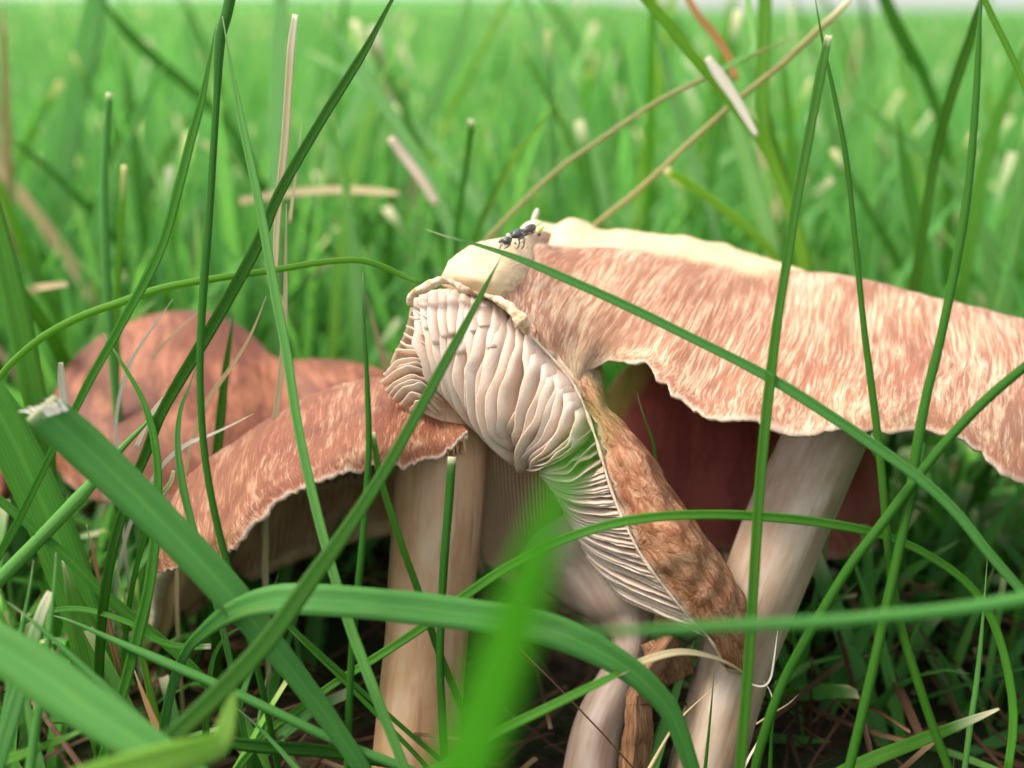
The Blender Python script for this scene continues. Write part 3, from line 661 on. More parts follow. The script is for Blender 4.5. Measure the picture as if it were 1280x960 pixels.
plain_cap(DD, [(0, 40, 1.2), (5, 120, 2.2), (5, 200, 2.8)], far, [M_SKIN_D, M_UNDER, M_RIM], 31)
stem('stem', [(285,560,16.2,60),(288,680,16.2,62),(292,780,16.2,64),(292,880,16.2,68)], M_STEM_C, far, seed=8)

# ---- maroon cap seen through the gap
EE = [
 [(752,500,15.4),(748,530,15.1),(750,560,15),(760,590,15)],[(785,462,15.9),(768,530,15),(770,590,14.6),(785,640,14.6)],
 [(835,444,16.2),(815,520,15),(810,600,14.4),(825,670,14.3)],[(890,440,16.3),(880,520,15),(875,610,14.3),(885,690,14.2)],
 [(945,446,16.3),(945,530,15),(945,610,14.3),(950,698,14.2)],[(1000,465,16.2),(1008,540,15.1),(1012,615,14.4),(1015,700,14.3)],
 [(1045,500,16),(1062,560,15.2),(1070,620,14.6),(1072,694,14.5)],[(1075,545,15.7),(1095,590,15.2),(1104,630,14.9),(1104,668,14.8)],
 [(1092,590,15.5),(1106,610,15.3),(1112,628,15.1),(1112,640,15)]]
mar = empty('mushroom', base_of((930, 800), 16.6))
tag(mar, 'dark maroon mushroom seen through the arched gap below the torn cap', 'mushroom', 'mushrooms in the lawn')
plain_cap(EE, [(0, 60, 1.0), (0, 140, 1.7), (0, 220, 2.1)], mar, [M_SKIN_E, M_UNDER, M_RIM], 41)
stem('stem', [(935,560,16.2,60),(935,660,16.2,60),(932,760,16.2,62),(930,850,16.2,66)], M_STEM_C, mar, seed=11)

# ---- pale slender stem between the two thick ones
pale = empty('mushroom', base_of((735, 960), 12.7))
tag(pale, 'slender whitish mushroom stem flaring up under the gill fan beside a dead leaf', 'mushroom', 'mushrooms in the lawn')
stem('stem', [(738,672,13.5,200),(758,712,13.25,150),(772,742,13.0,112),(783,772,12.9,74),(788,802,12.8,48),(778,835,12.75,46),(758,880,12.7,56),(745,920,12.7,64),(736,985,12.65,70)], M_STEM_P, pale, seed=14)
# ---- cap peeping in at the left edge
edg = empty('mushroom', base_of((-45, 800), 16.4))
tag(edg, 'small brown mushroom cap just peeping in at the left edge of the picture', 'mushroom', 'mushrooms in the lawn')
FF_ = [[(-130,600,16),(-140,615,15.8),(-140,630,15.7),(-135,640,15.7)],[(-100,565,16.3),(-105,590,15.6),(-105,620,15.3),(-100,648,15.2)],[(-50,552,16.4),(-50,585,15.6),(-50,620,15.2),(-50,655,15.1)],
 [(-10,565,16.3),(-2,590,15.6),(2,615,15.3),(0,645,15.2)],[(8,590,16),(14,602,15.8),(16,615,15.7),(14,628,15.7)]]
plain_cap(FF_, [(0, 30, .8), (0, 70, 1.4), (0, 100, 1.6)], edg, [M_SKIN_D, M_UNDER, M_RIM], 51, 40, 30)
stem('stem', [(-55,600,16.2,40),(-52,680,16.2,42),(-48,800,16.2,46)], M_STEM_C, edg, nl=20, seed=17)

# ------------------------------------------------------------------ single grass blades
PROF_LEAF = [(-1, .22), (-.5, .06), (0, -.04), (.5, .06), (1, .22), (1, .17), (.5, -.02), (0, -.13), (-.5, -.02), (-1, .17)]
PROF_STEM = [(math.cos(a)*1.0, math.sin(a)*.75) for a in np.linspace(math.pi, -math.pi, 10, endpoint=False)]
def blade(label, mat, pts, shape='leaf', end='point', root=True, roll=0, tipc=None, group='grass blades around the mushrooms', cat='grass blade', name='grass_blade', n=None):
    """pts (px,py,w px,d) from tip to root."""
    a = np.array([(p[0], p[1], p[3]) for p in pts], float); c = PP(a); w = np.array([p[2]*p[3]/FPX for p in pts])
    ext = 0
    if root:
        d = nrm(c[-1]-c[-2]); k = 0
        while c[-1][2] > -.15 and k < 40:
            d = nrm(d+np.array([0, .02, -.45])); c = np.concatenate([c, [c[-1]+d*.6]]); w = np.append(w, w[-1]); k += 1
    n = n or max(16, min(64, len(c)*5)); C = cr(c, n); Wd = np.maximum(cr(w, n), .004)
    t = np.linspace(0, 1, n)
    # arc length for the tip
    L = np.concatenate([[0], np.cumsum(np.linalg.norm(np.diff(C, axis=0), axis=1))])
    if end == 'point': Wd = Wd*np.clip(.06+L/(1.3), 0, 1)**.8
    T = nrm(np.gradient(C, axis=0)); V2 = nrm(C-CAMP); X = nrm(np.cross(T, V2)); Y = nrm(np.cross(X, T))   # Y towards camera or away
    Y = np.where(((Y*V2).sum(1) > 0)[:, None], -Y, Y)
    sgn = 1 if random.random() < .5 else -1
    r = math.radians(roll)+.12*n1(t*2, random.random()*50, 2); X, Y = X*np.cos(r)[:, None]+Y*np.sin(r)[:, None], Y*np.cos(r)[:, None]-X*np.sin(r)[:, None]
    wmax = max(p[2] for p in pts); pr = [(x_, y_*(.55 if wmax > 18 else 1)) for x_, y_ in PROF_LEAF] if shape == 'leaf' else PROF_STEM; k = len(pr)
    wob = 1+.06*n1(L*1.5, random.random()*90, 2)
    V = np.concatenate([(C+X*(s_*Wd*.5*wob)[:, None]+Y*(h_*Wd*.5)[:, None])[:, None] for s_, h_ in pr], 1).reshape(-1, 3)
    F = [(i*k+j, i*k+(j+1) % k, (i+1)*k+(j+1) % k, (i+1)*k+j) for i in range(n-1) for j in range(k)]
    F += [tuple(range(k-1, -1, -1)), tuple((n-1)*k+j for j in range(k))]
    uv = np.array([((pr[j][0]+1)/2, L[i]*.12) for i in range(n) for j in range(k)])
    if tipc is None: tipc = {'cut': .9, 'point': .35}.get(end, 0)
    tl = {'cut': .10, 'point': .35}.get(end, .2)
    tip = np.repeat(np.clip(1-L/tl, 0, 1)*tipc, k)
    if end == 'strawtip': tip = np.repeat(np.clip(1-L/.55, 0, 1), k)
    o = mesh_obj(name, V, F, MG[mat], None, uv, {'tip': tip}, base=C[-1])
    return tag(o, label, cat, group)
ST = dict(shape='stem')
def W4(d, *pts):       # pts (px,py,w) at one depth, or depth pair
    d0, d1 = d if isinstance(d, tuple) else (d, d); n = len(pts)
    return [(p[0], p[1], p[2], d0+(d1-d0)*i/max(1, n-1)) for i, p in enumerate(pts)]
B = blade
B('long green blade slanting from the top edge down across the left side', 'd', W4((11.4,11.2),(520,-45,7),(490,0,9),(455,65,11),(405,145,12),(350,240,13),(320,310,15),(270,400,15),(228,470,15),(200,520,14),(183,565,13),(160,620,12),(140,690,12)), end='point')
B('broad blue-green leaf with torn white end lying diagonally over the brown left cap', 'b', W4((9.8,10.6),(50,508,44),(75,530,52),(110,562,54),(165,615,50),(230,680,47),(290,745,42),(335,800,34),(375,850,28),(415,905,25),(455,965,22)), end='cut', roll=12)
torn = bpy.data.objects['grass_blade.001'] if 'grass_blade.001' in bpy.data.objects else None
if torn:
    for q in range(22):
        f = random.random(); x0, y0 = 40+f*46, 515+(1-f)*6-8*f; a = P(x0+2, y0+5, 9.85)
        pts_ = [a, P(x0-random.uniform(2, 9), y0-random.uniform(1, 7), 9.82), P(x0-random.uniform(4, 20), y0-random.uniform(3, 13), 9.8)]
        c = cr(np.array(pts_), 8); T = nrm(np.gradient(c, axis=0)); X = nrm(np.cross(T, FW)); Y = np.cross(T, X); rr = .012+.012*random.random()
        V = [c[i]+(X[i]*math.cos(t)+Y[i]*math.sin(t))*rr*(1-.75*i/7) for i in range(8) for t in (0, 1.57, 3.14, 4.71)]
        mesh_obj('torn_fibre', V, [(i*4+j, i*4+(j+1) % 4, (i+1)*4+(j+1) % 4, (i+1)*4+j) for i in range(7) for j in range(4)], MG['p'], torn, np.zeros((32, 2)), {'tip': np.ones(32)*.5})
B('broad leaf arching across both thick stems and bending down at the right', 'b', [(872,985,18,10.6),(858,940,22,10.5),(838,890,26,10.4),(805,852,30,10.3),(760,820,36,10.2),(700,792,40,10.1),(640,776,40,10.0),(560,765,40,9.95),(480,756,40,9.9),(400,750,39,9.9),(340,750,36,10),(290,765,26,10.2),(255,790,18,10.5),(232,815,13,10.8),(215,860,12,11)], end='none')
B('long stem leaning over the gill fan from the cap top to the lower left', 'd', W4((11.0,8.6),(628,318,8),(610,352,11),(585,400,12),(555,455,13),(520,520,14),(480,590,15),(435,660,18),(385,730,22),(335,800,25),(275,865,26),(212,925,25),(150,985,24)), tipc=.8)
B('broad flat leaf crossing the bottom left corner', 'b', W4((9.0,8.6),(-60,770,40),(-20,797,52),(40,835,58),(100,878,58),(160,918,52),(215,955,44),(270,1000,38)), end='none', roll=10)
B('folded bright yellow-green leaf at the bottom edge on the left', 'y', W4((8.4,7.6),(293,866,5),(287,890,18),(281,914,26),(270,932,34),(252,938,40),(222,946,44),(170,960,46),(100,980,44),(60,1000,36)), end='none', roll=-18)
B('dark upright stem bending right in front of the streaked brown left cap', 'd', W4((11.3,10.9),(294,-30,12),(284,15,14),(275,52,13),(271,120,9),(266,200,9),(260,290,10),(253,380,10),(250,470,9),(255,560,9),(268,640,9),(287,715,9),(310,790,8)), end='none', **ST)
B('green stem curving down left from the stem joint near the top edge', 'g', W4((11.2,10.8),(272,20,5),(262,75,8),(252,125,11),(240,170,11),(222,240,12),(205,300,12),(185,345,12),(160,390,11),(138,430,11),(115,470,11),(92,515,10),(66,563,9),(42,612,9),(18,660,10),(-15,720,11)))
B('long blue-green blade running from the top left down to the tan stem', 'b', W4((11.2,10.4),(278,20,6),(290,90,8),(306,170,10),(325,260,11),(340,345,12),(358,440,12),(372,530,12),(390,615,12),(412,700,12),(435,775,13),(455,830,13),(478,890,13),(505,960,13)))
B('thin upright stem with brown lower half rising behind the left cap rim', 'd', W4((10.9,10.6),(453,340,5),(456,420,7),(459,480,7),(461,560,8),(456,640,8),(450,710,9),(442,790,9),(437,870,9),(434,975,9)), **ST)
B('short dark blade with a pale cut tip leaning against the tan stem', 'd', W4((10.9,11.3),(466,540,7),(474,590,8),(490,645,9),(507,695,9),(527,750,9),(545,805,9),(562,848,9),(585,905,9)), end='cut')
B('blunt upright stub with a white cut top in front of the tan stem', 'd', W4((11.2,10.9),(565,571,11),(561,630,11),(556,690,11),(552,760,10),(550,830,10),(553,900,10),(556,980,10)), end='cut', **ST)
B('long pale green stem with frayed tip lying across the main cap', 'b', W4((10.7,10.4),(533,287,4),(560,296,7),(600,307,9),(645,322,10),(700,345,11),(780,381,12),(860,420,12),(960,471,13),(1040,521,14),(1100,562,14),(1150,598,14),(1195,640,13),(1235,690,12),(1290,755,12),(1340,830,12)), tipc=1.0)
B('upright green blade with white cut tip crossing the main cap beside the gap', 'd', W4((10.7,10.4),(1036,44,8),(1028,82,11),(1012,165,12),(996,250,12),(984,325,12),(972,400,12),(961,490,13),(951,590,13),(945,680,13),(940,760,13),(934,850,13),(924,975,13)), end='cut')
B('slim stem crossing the cap rim above the thick pale stem', 'd', W4((11.0,10.8),(1016,-20,5),(1028,50,6),(1043,120,6),(1058,200,7),(1070,310,7),(1080,410,8),(1091,495,9),(1100,570,10),(1107,645,10),(1114,720,10),(1128,790,11),(1145,845,11),(1165,905,11),(1192,980,11)), **ST)
B('tall dark stem crossing the far right part of the main cap', 'd', W4((10.9,10.7),(1228,-40,6),(1224,40,9),(1220,120,9),(1213,210,10),(1203,285,11),(1188,365,11),(1173,435,11),(1158,495,12),(1147,555,13),(1137,620,12),(1125,680,12),(1112,740,12),(1098,805,12),(1082,875,12),(1058,975,12)), **ST)
B('stem slanting from the right edge down past the weeds to the soil', 'd', W4((10.6,10.9),(1335,415,10),(1285,455,11),(1230,502,12),(1180,555,12),(1140,605,12),(1100,658,12),(1062,708,12),(1030,760,12),(1000,812,12),(975,862,12),(950,935,12),(940,985,12)), **ST, end='none')
B('slender blade arching level over the thick stem and drooping at the right', 'g', [(1258,975,9,11),(1267,900,10,11),(1258,830,10,11),(1238,770,10,11),(1205,725,10,11),(1150,688,10,11),(1100,668,11,11),(1040,655,12,10.9),(960,646,12,10.8),(890,643,12,10.7),(820,646,12,10.6),(760,656,12,10.6),(700,676,12,10.6),(640,705,12,10.7),(585,742,12,10.9),(527,785,11,11.1),(470,822,11,11.2),(420,853,10,11.2),(370,889,10,11.2),(335,915,9,11.2)], end='none')
B('soft near stem lying level across the lower right', 'b', W4((6.8,8.3),(655,792,10),(740,790,13),(820,787,14),(920,782,15),(1000,779,16),(1100,771,16),(1200,761,17),(1290,747,18),(1380,730,18)), **ST, root=False, tipc=.5)
B('bent blade turning from green to straw above the dark gap by the stems', 's', W4((10.9,10.2),(945,858,3),(925,838,5),(893,822,7),(850,815,9),(805,826,9),(765,845,9)), root=False, name='withered_stalk', cat='dry blade')
B('green lower half of the bent straw blade at the bottom centre', 'g', W4((10.2,9.8),(775,840,5),(760,848,9),(700,877,11),(630,912,12),(555,955,12),(500,990,12)), end='none')
B('wide out of focus green leaf close to the lens in front of the gill fan', 'n', [(792,448,6,3.6),(760,500,10,3.7),(724,570,24,3.8),(692,640,42,3.9),(664,720,56,4.0),(637,800,66,4.1),(607,890,74,4.2),(574,985,80,4.3)], end='none', roll=15)
B('tiny dark blade in front of the maroon cap inside the gap', 'd', W4(12.4,(796,490,3),(802,512,5),(810,535,5),(817,556,5),(822,600,5)), root=False)
B('arched stem bending over the far left cap to the gill fan', 'l', [(524,354,4,11.9),(500,343,7,11.9),(475,332,8,11.8),(447,325,8,11.7),(400,328,8,11.6),(340,338,8,11.5),(250,351,9,11.4),(200,361,10,11.4),(150,378,10,11.4),(100,396,10,11.5),(48,425,9,11.6),(0,470,8,11.8)], **ST, end='none')
B('dry split straw standing upright left of the long slanting blade', 's', W4((12.2,12.4),(369,18,7),(364,60,10),(360,120,10),(356,180,10),(350,235,9),(346,290,8),(344,345,6)), root=False, end='strawtip', cat='straw', name='straw')
B('thin brown straw strand hanging in front of the far left cap edge', 's', W4((12.4,13),(358,255,5),(357,330,6),(356,400,6),(351,465,7),(344,525,8),(336,590,8)), cat='straw', name='straw')
B('short pale straw tip beside the upright dry straw', 's', W4((12.6,12.6),(377,155,4),(373,190,5),(368,230,5),(362,280,5)), root=False, cat='straw', name='straw')
B('grey-green stalk with white cut top standing behind the far left cap', 'b', W4((14.2,15),(137,116,8),(133,170,9),(130,240,10),(132,320,11),(137,400,11),(144,480,11),(152,570,11)), end='cut', **ST)
B('light green stalk with yellow tip next to the grey-green cut stalk', 'l', W4((14.6,15),(155,206,7),(153,260,8),(148,340,8),(146,420,8),(146,500,8)), end='strawtip')
B('soft green blade leaning in from the left edge', 'g', W4((13.2,13.4),(-22,200,14),(-8,265,22),(10,340,28),(28,420,30),(40,480,28),(55,560,26),(60,640,24)), end='none')
B('broad shaded leaf at the left edge below the torn leaf end', 'g', W4((12.9,12.6),(-40,460,40),(0,520,54),(40,600,56),(70,670,54),(95,740,52),(118,810,48),(140,880,40)), end='none', roll=15)
B('glossy dark stem slanting down left beneath the torn broad leaf', 'b', W4((11.5,11.3),(196,515,12),(180,532,16),(150,563,16),(110,610,17),(60,663,17),(10,714,18),(-40,765,18)), **ST, tipc=0)
B('bleached torn blade tip standing against the far left cap', 'p', W4((11.9,12),(217,482,7),(208,493,11),(196,508,12),(186,524,10),(170,560,8)), root=False, cat='straw', name='straw')
B('green stem bowing over the far left cap and down behind the torn leaf', 'g', W4((11.4,10.6),(128,415,5),(150,450,9),(176,495,9),(191,540,10),(197,585,10),(197,630,11),(193,680,13),(186,735,14),(172,795,14),(152,870,13),(128,950,12),(115,990,12)))
B('pale pink straw bending down the face of the far left cap', 'p', W4((12.6,13),(216,374,4),(192,408,5),(166,448,5),(151,490,5),(145,530,4),(147,575,4)), cat='straw', name='straw')
B('short beige straw lying on top of the far left cap', 's', W4(13.6,(250,388,4),(225,410,6),(205,430,6),(190,448,4)), root=False, cat='straw', name='straw')
B('long thin straw slanting across the middle of the far left cap', 's', W4((12.4,12.8),(333,370,4),(315,415,6),(295,450,6),(270,485,6),(252,515,5),(240,552,5),(230,600,5)), cat='straw', name='straw')
B('stiff beige straw pointing up right above the streaked left cap', 'p', W4((12.2,12.6),(317,517,4),(290,531,6),(262,544,6),(235,555,6),(205,580,5)), cat='straw', name='straw')
B('dark green blade standing behind the streaked cap in front of the far cap', 'd', W4((13.2,13.4),(293,385,8),(288,420,12),(281,470,12),(275,530,12),(268,600,12)))
B('striped pale green blade curving down the left end of the streaked cap', 'b', W4((11.3,11.2),(246,455,5),(236,485,8),(225,515,10),(222,560,10),(230,615,10),(243,665,9),(255,700,8)))
B('little curled green blade at the left end of the streaked cap', 'g', W4(11.6,(217,588,4),(214,602,6),(204,617,7),(192,640,7)), end='strawtip')
B('blue-green stem running down right above the bottom left leaf', 'b', W4((10.2,10),(8,752,6),(30,768,9),(62,795,10),(100,830,10),(145,872,11),(190,915,11)), **ST)
B('long grey-green stem crossing from the left side to the tan stem base', 'b', W4((10.8,10.6),(60,768,6),(90,777,9),(155,806,12),(225,836,12),(285,862,12),(340,888,12),(420,926,12),(500,958,12),(560,985,12)), **ST)
B('speckled green blade slanting down right below the glossy dark stem', 'g', W4((11.3,11.5),(-20,610,12),(15,638,12),(50,668,12),(90,702,13),(130,742,13),(165,772,13),(205,803,12),(250,845,12)), end='none')
B('striped pale stem standing in the bottom left corner', 'b', W4((10.3,9.8),(70,690,7),(67,740,9),(60,805,11),(52,865,11),(45,910,11),(38,960,12),(34,1000,12)), **ST)
B('narrow grey-green stem at the left edge above the bottom left leaf', 'b', W4((10.6,10.2),(42,700,6),(37,735,9),(26,795,10),(14,860,10),(0,930,10)), **ST)
B('dull green blade lying level in the bottom left corner', 'g', W4((10.1,9.9),(125,898,6),(100,914,17),(60,931,18),(10,950,18),(-40,968,17)), root=False, roll=20)
B('brown-tipped leaf rising left of the striped pale stem', 'b', W4((10.4,9.6),(64,740,10),(54,762,14),(42,800,16),(30,845,18),(14,900,19),(-6,970,19)), end='strawtip')
B('thin dark blade crossing under the broad arching leaf', 'd', W4((11.2,11.1),(345,768,5),(370,790,6),(435,848,6),(495,902,6),(548,948,6),(590,985,6)), end='none')
B('second thin blade beside the dark one under the arching leaf', 'g', W4((11.1,11.2),(352,776,4),(378,803,6),(430,852,6),(480,902,6),(530,955,6),(550,985,6)))
B('dark glossy blade lying level near the bottom left of the tan stem', 'd', W4(10.9,(270,925,12),(310,931,17),(360,935,18),(400,938,18),(440,944,16),(490,955,12)), root=False, roll=25, end='none')
B('narrow blue-green blade dropping to the bottom edge left of centre', 'b', W4((10.9,10.6),(292,882,5),(320,906,8),(345,932,9),(372,962,9),(395,990,9)))
B('tan-tipped blade pointing up right over the dark thatch', 'd', W4((11.2,11),(1249,886,3),(1222,897,9),(1185,912,14),(1140,930,17),(1090,950,18),(1040,975,18)), end='strawtip', roll=15)
B('thin pale stalk standing in the lower right thatch', 'b', W4((11.7,11.4),(1234,700,4),(1228,780,6),(1221,850,7),(1213,905,7),(1204,975,7)), **ST)
B('short green stalk beside the thick stem base', 'd', W4(11.9,(969,850,5),(967,890,7),(964,930,7),(962,985,7)), **ST)
B('pale kinked straw hanging beside the thick stem base', 'p', W4(11.6,(972,788,3),(968,820,6),(963,848,5),(952,858,4),(930,852,3)), root=False, cat='straw', name='straw')
B('curled pale straw lying at the foot of the thick stem', 'p', W4(11.7,(955,852,3),(963,865,6),(967,885,6),(960,908,5),(945,932,4),(930,960,4)), cat='straw', name='straw')
B('hair-thin green blade in front of the thick stem base', 'd', W4(11.85,(893,828,3),(891,860,4),(887,905,5),(880,975,5)), **ST)
B('dull blue-green blade between the slender stem and the thick stem', 'b', W4((12.5,12.3),(868,800,8),(850,850,17),(833,900,19),(815,960,18)), roll=20)
B('fine straw leaning across the thick stem base', 's', W4((11.9,11.8),(905,850,2),(880,870,3),(845,905,4),(815,955,5),(800,985,5)), **ST, cat='straw', name='straw')
B('thin straw twig poking from the lower right thatch', 's', W4(11.8,(998,868,2),(985,880,4),(965,892,4),(945,905,4)), root=False, cat='straw', name='straw')
B('rust-coloured dying blade behind the grey-green stem at lower left', 'r', W4((11.6,11.3),(165,830,8),(178,865,12),(190,895,13),(205,935,13)), cat='dry blade', name='withered_stalk')
B('brown straw standing left of the streaked cap end', 'r', W4((12,12),(108,655,5),(116,690,7),(125,730,8),(135,780,8),(150,840,8)), cat='straw', name='straw')
B('wide dark leaf standing behind the crossing stems at lower left', 'd', W4((12.2,12),(78,700,20),(95,760,45),(115,820,52),(130,880,48)), roll=10)
B('short green blade with pale cut end pointing right below the arching leaf', 'g', W4(11.2,(264,808,7),(235,809,8),(210,805,8),(185,795,7),(165,780,7)), end='cut')
B('yellow-green blade curving up left of the streaked cap end', 'l', W4((12,11.9),(145,705,4),(152,735,9),(162,765,10),(172,800,9)))
B('white broken straw standing upright behind the torn leaf end', 'p', W4((12.4,12.6),(76,453,6),(77,470,9),(79,490,10),(82,520,9)), end='none', root=False, cat='straw', name='straw')
B('dark curled blade crossing behind the arching leaf near the streaked cap', 'd', W4((11.6,11.4),(330,775,5),(290,790,8),(270,815,9),(262,850,9),(258,900,9)))
# softer blades standing behind the caps
BG = 'soft blades behind the caps'
def K(label, mat, d, *pts, **k): return B(label, mat, W4(d, *pts), group=BG, **k)
K('thin olive straw slanting down left behind the main cap from the top right', 'o', (14.6,15.6), (1064,-2,6),(1040,22,9),(1020,40,9),(975,82,8),(925,122,7),(860,180,7),(800,236,7),(740,285,7), **ST, end='strawtip')
K('tan stalk slanting down left behind the top of the main cap', 'o', (14.8,15.6), (1006,38,4),(985,50,6),(950,65,6),(870,103,6),(820,128,6),(760,168,6),(700,210,6),(650,256,6),(600,310,6), **ST)
K('bright green blade crossing the two slanting straws behind the cap', 'l', (14.4,15.5), (795,-15,10),(830,25,13),(862,65,13),(890,98,14),(925,140,14),(955,180,14),(980,240,13),(1000,310,13), end='none')
K('bleached white fold of dead blade above the main cap', 'p', 14.6, (884,72,8),(898,92,14),(917,120,12),(932,145,10),(946,170,6), root=False, end='none', cat='straw', name='straw')
K('pale bent blade dropping from the top edge to the bleached fold', 'm', 14.8, (934,-20,7),(937,20,8),(942,60,8),(925,74,8),(904,86,8), root=False, end='none')
K('bright upright green blade above the main cap right of the white fold', 'l', (16.5,17), (957,-25,17),(955,40,17),(953,110,17),(958,180,15),(982,240,14),(1005,310,14), end='none')
K('orange-brown withered blade at the top above the main cap', 'r', 16.5, (850,-20,7),(872,18,9),(892,42,10),(910,70,9),(920,100,8), root=False, end='none', cat='dry blade', name='withered_stalk')
K('pale stalk with white cut end pointing left above the main cap', 'l', (15.6,16.5), (833,213,12),(850,222,11),(885,246,11),(925,278,11),(960,310,11), end='cut', **ST)
K('soft dark blade joining the tall right stem near the top', 'd', (14.2,15.4), (1226,0,6),(1212,50,12),(1195,100,13),(1180,150,13),(1168,200,12),(1155,280,12), end='none')
K('thin green blade leaving the frame at the upper right edge', 'l', (12.4,12.6), (1222,-20,6),(1240,20,8),(1262,65,8),(1285,118,8),(1310,190,8), end='none')
K('very soft dark blade at the top right below the bright sky', 'g', (20,21), (1095,-30,14),(1115,20,17),(1135,60,17),(1155,95,14),(1175,150,13), end='none')
K('soft bright blade standing behind the upright dry straw', 'm', (20,20), (352,-30,16),(350,40,18),(348,110,18),(345,180,16),(343,260,15), end='none')
K('soft lime blade leaning right behind the long slanting blade', 'm', (18,18.5), (405,5,10),(432,60,14),(470,115,15),(505,170,16),(535,220,16),(560,280,16))
K('short bleached blade end under the soft lime blade', 'p', (17.6,18), (488,172,10),(505,195,12),(528,226,12),(545,255,10), root=False, end='none', cat='straw', name='straw')
K('upright green stalk with round pale tip left of the ant', 'g', (16.4,17), (590,150,10),(586,180,9),(580,220,9),(572,270,9),(568,330,9), end='cut', **ST)
K('light green blade rising right toward the insect on the cap', 'g', (16.5,17), (645,182,5),(630,215,8),(615,245,8),(598,285,8),(585,330,8))
K('thin bright blade pointing up right above the insect', 'l', (16.8,17), (697,126,5),(672,160,8),(645,195,8),(620,240,8),(600,280,8))
K('very soft pale blade slanting down left at the top centre', 'm', (24,25), (590,-20,14),(575,40,18),(555,95,18),(530,150,16),(510,210,14))
K('wide soft pale blade leaning right behind the cap top', 'm', (22,23), (650,-20,18),(672,40,22),(700,100,24),(725,160,24),(748,230,22),(765,300,20))
K('soft mint blade slanting behind the tan stalk', 'm', (19,20), (815,10,8),(828,65,11),(842,120,12),(860,175,12),(880,240,12),(900,310,12))
K('soft grey-green blade rising behind the main cap right of the pale stalk', 'm', (18,18.5), (898,95,10),(920,160,18),(940,220,20),(960,290,20))
K('soft pale blade leaning beside the bright upright blade', 'l', (17,18), (955,110,8),(965,165,12),(978,220,13),(995,285,13))
K('very soft wide pale leaf at the upper left', 'm', (24,25), (125,-25,22),(112,40,32),(98,105,34),(85,170,30),(75,240,26), end='none')
K('soft light stalk slanting up right at the upper left', 'm', (20,21), (208,80,8),(190,112,11),(172,145,11),(155,190,11),(138,240,11))
K('soft blade slanting down right at the upper left', 'g', (22,23), (118,-15,10),(150,30,14),(190,70,14),(235,108,13),(280,150,12))
K('soft level straw lying behind the upright dry straw', 's', (19,20), (500,242,6),(450,238,9),(400,238,9),(350,243,9),(300,252,8), root=False, end='none', cat='straw', name='straw')
K('tan blade lying level in the grass at far left', 's', (16.5,17), (85,355,6),(60,358,9),(42,362,9),(28,376,6), root=False, end='none', cat='straw', name='straw')
K('soft upright pale blade left of the gill fan', 'm', (17,17.5), (435,238,8),(441,280,12),(446,330,12),(450,400,12))
K('straw blade leaning behind the thin brown stem', 's', (15.6,16), (457,370,5),(466,400,9),(474,430,10),(482,460,9), cat='straw', name='straw')
K('soft grey-green blade beside the upright dry straw', 'm', (17,18), (417,145,8),(424,190,12),(432,225,12),(436,280,12))
K('soft green blade leaning left in front of the lawn at far right', 'g', (18,19), (1290,40,12),(1262,110,15),(1240,170,16),(1222,240,16),(1210,320,16))
K('soft broad blade standing above the right end of the main cap', 'g', (17.5,18), (1120,130,8),(1128,190,14),(1140,250,17),(1155,320,18),(1165,400,18))
K('soft blue-green blade slanting right above the main cap', 'm', (19,20), (1055,110,9),(1090,140,12),(1130,170,13),(1175,205,14),(1215,260,14))
K('dull green blade behind the rim of the main cap at right', 'd', (16,16.6), (1262,540,6),(1240,580,13),(1215,620,14),(1190,670,14))

# many further soft blades of the lawn behind, each its own object
def soft_blades(n):
    for i in range(n):
        y = random.uniform(18.5, 34); x = random.uniform(-.52, .52)*y*1.05
        h = random.uniform(3.5, 8.6)
        if i % 3 == 0: y = random.uniform(21, 44); x = random.uniform(-.5, .5)*y; h = random.uniform(7.8, 11.2)
        az = random.uniform(0, 6.28); ln = abs(random.gauss(.15, .3)); cu = random.uniform(0, .9)
        c = [np.array([x, y, -.2])]; m_ = 6
        for k in range(m_):
            a = ln+cu*(k/m_)**1.5; c.append(c[-1]+np.array([math.sin(a)*math.cos(az), math.sin(a)*math.sin(az), math.cos(a)])*h/m_)
        c = np.array(c[::-1])
        rel = c-CAMP; d = rel@FW; px = 640+rel@RT/d*FPX; py = 480-rel@UP/d*FPX
        w = random.uniform(.11, .27)
        pts = [(px[k], py[k], w*FPX/d[k]*(1 if k > 1 else .8), d[k]) for k in range(len(c))]
        mk = random.choice('ggggmmmllls')
        blade({'g': 'soft blurred mid green', 'd': 'soft blurred dark green', 'b': 'soft blurred blue-green', 'l': 'soft blurred bright lime', 'm': 'soft blurred pale mint', 's': 'soft blurred straw-coloured'}[mk]+' blade of the lawn behind the mushrooms', mk, pts, roll=random.uniform(-40, 40), end=random.choice(['point', 'point', 'cut', 'strawtip']) , group='blurred lawn blades behind, '+{'g': 'mid green', 'd': 'dark green', 'b': 'blue-green', 'l': 'lime', 'm': 'mint', 's': 'straw'}[mk], root=False, n=14)
soft_blades(190)

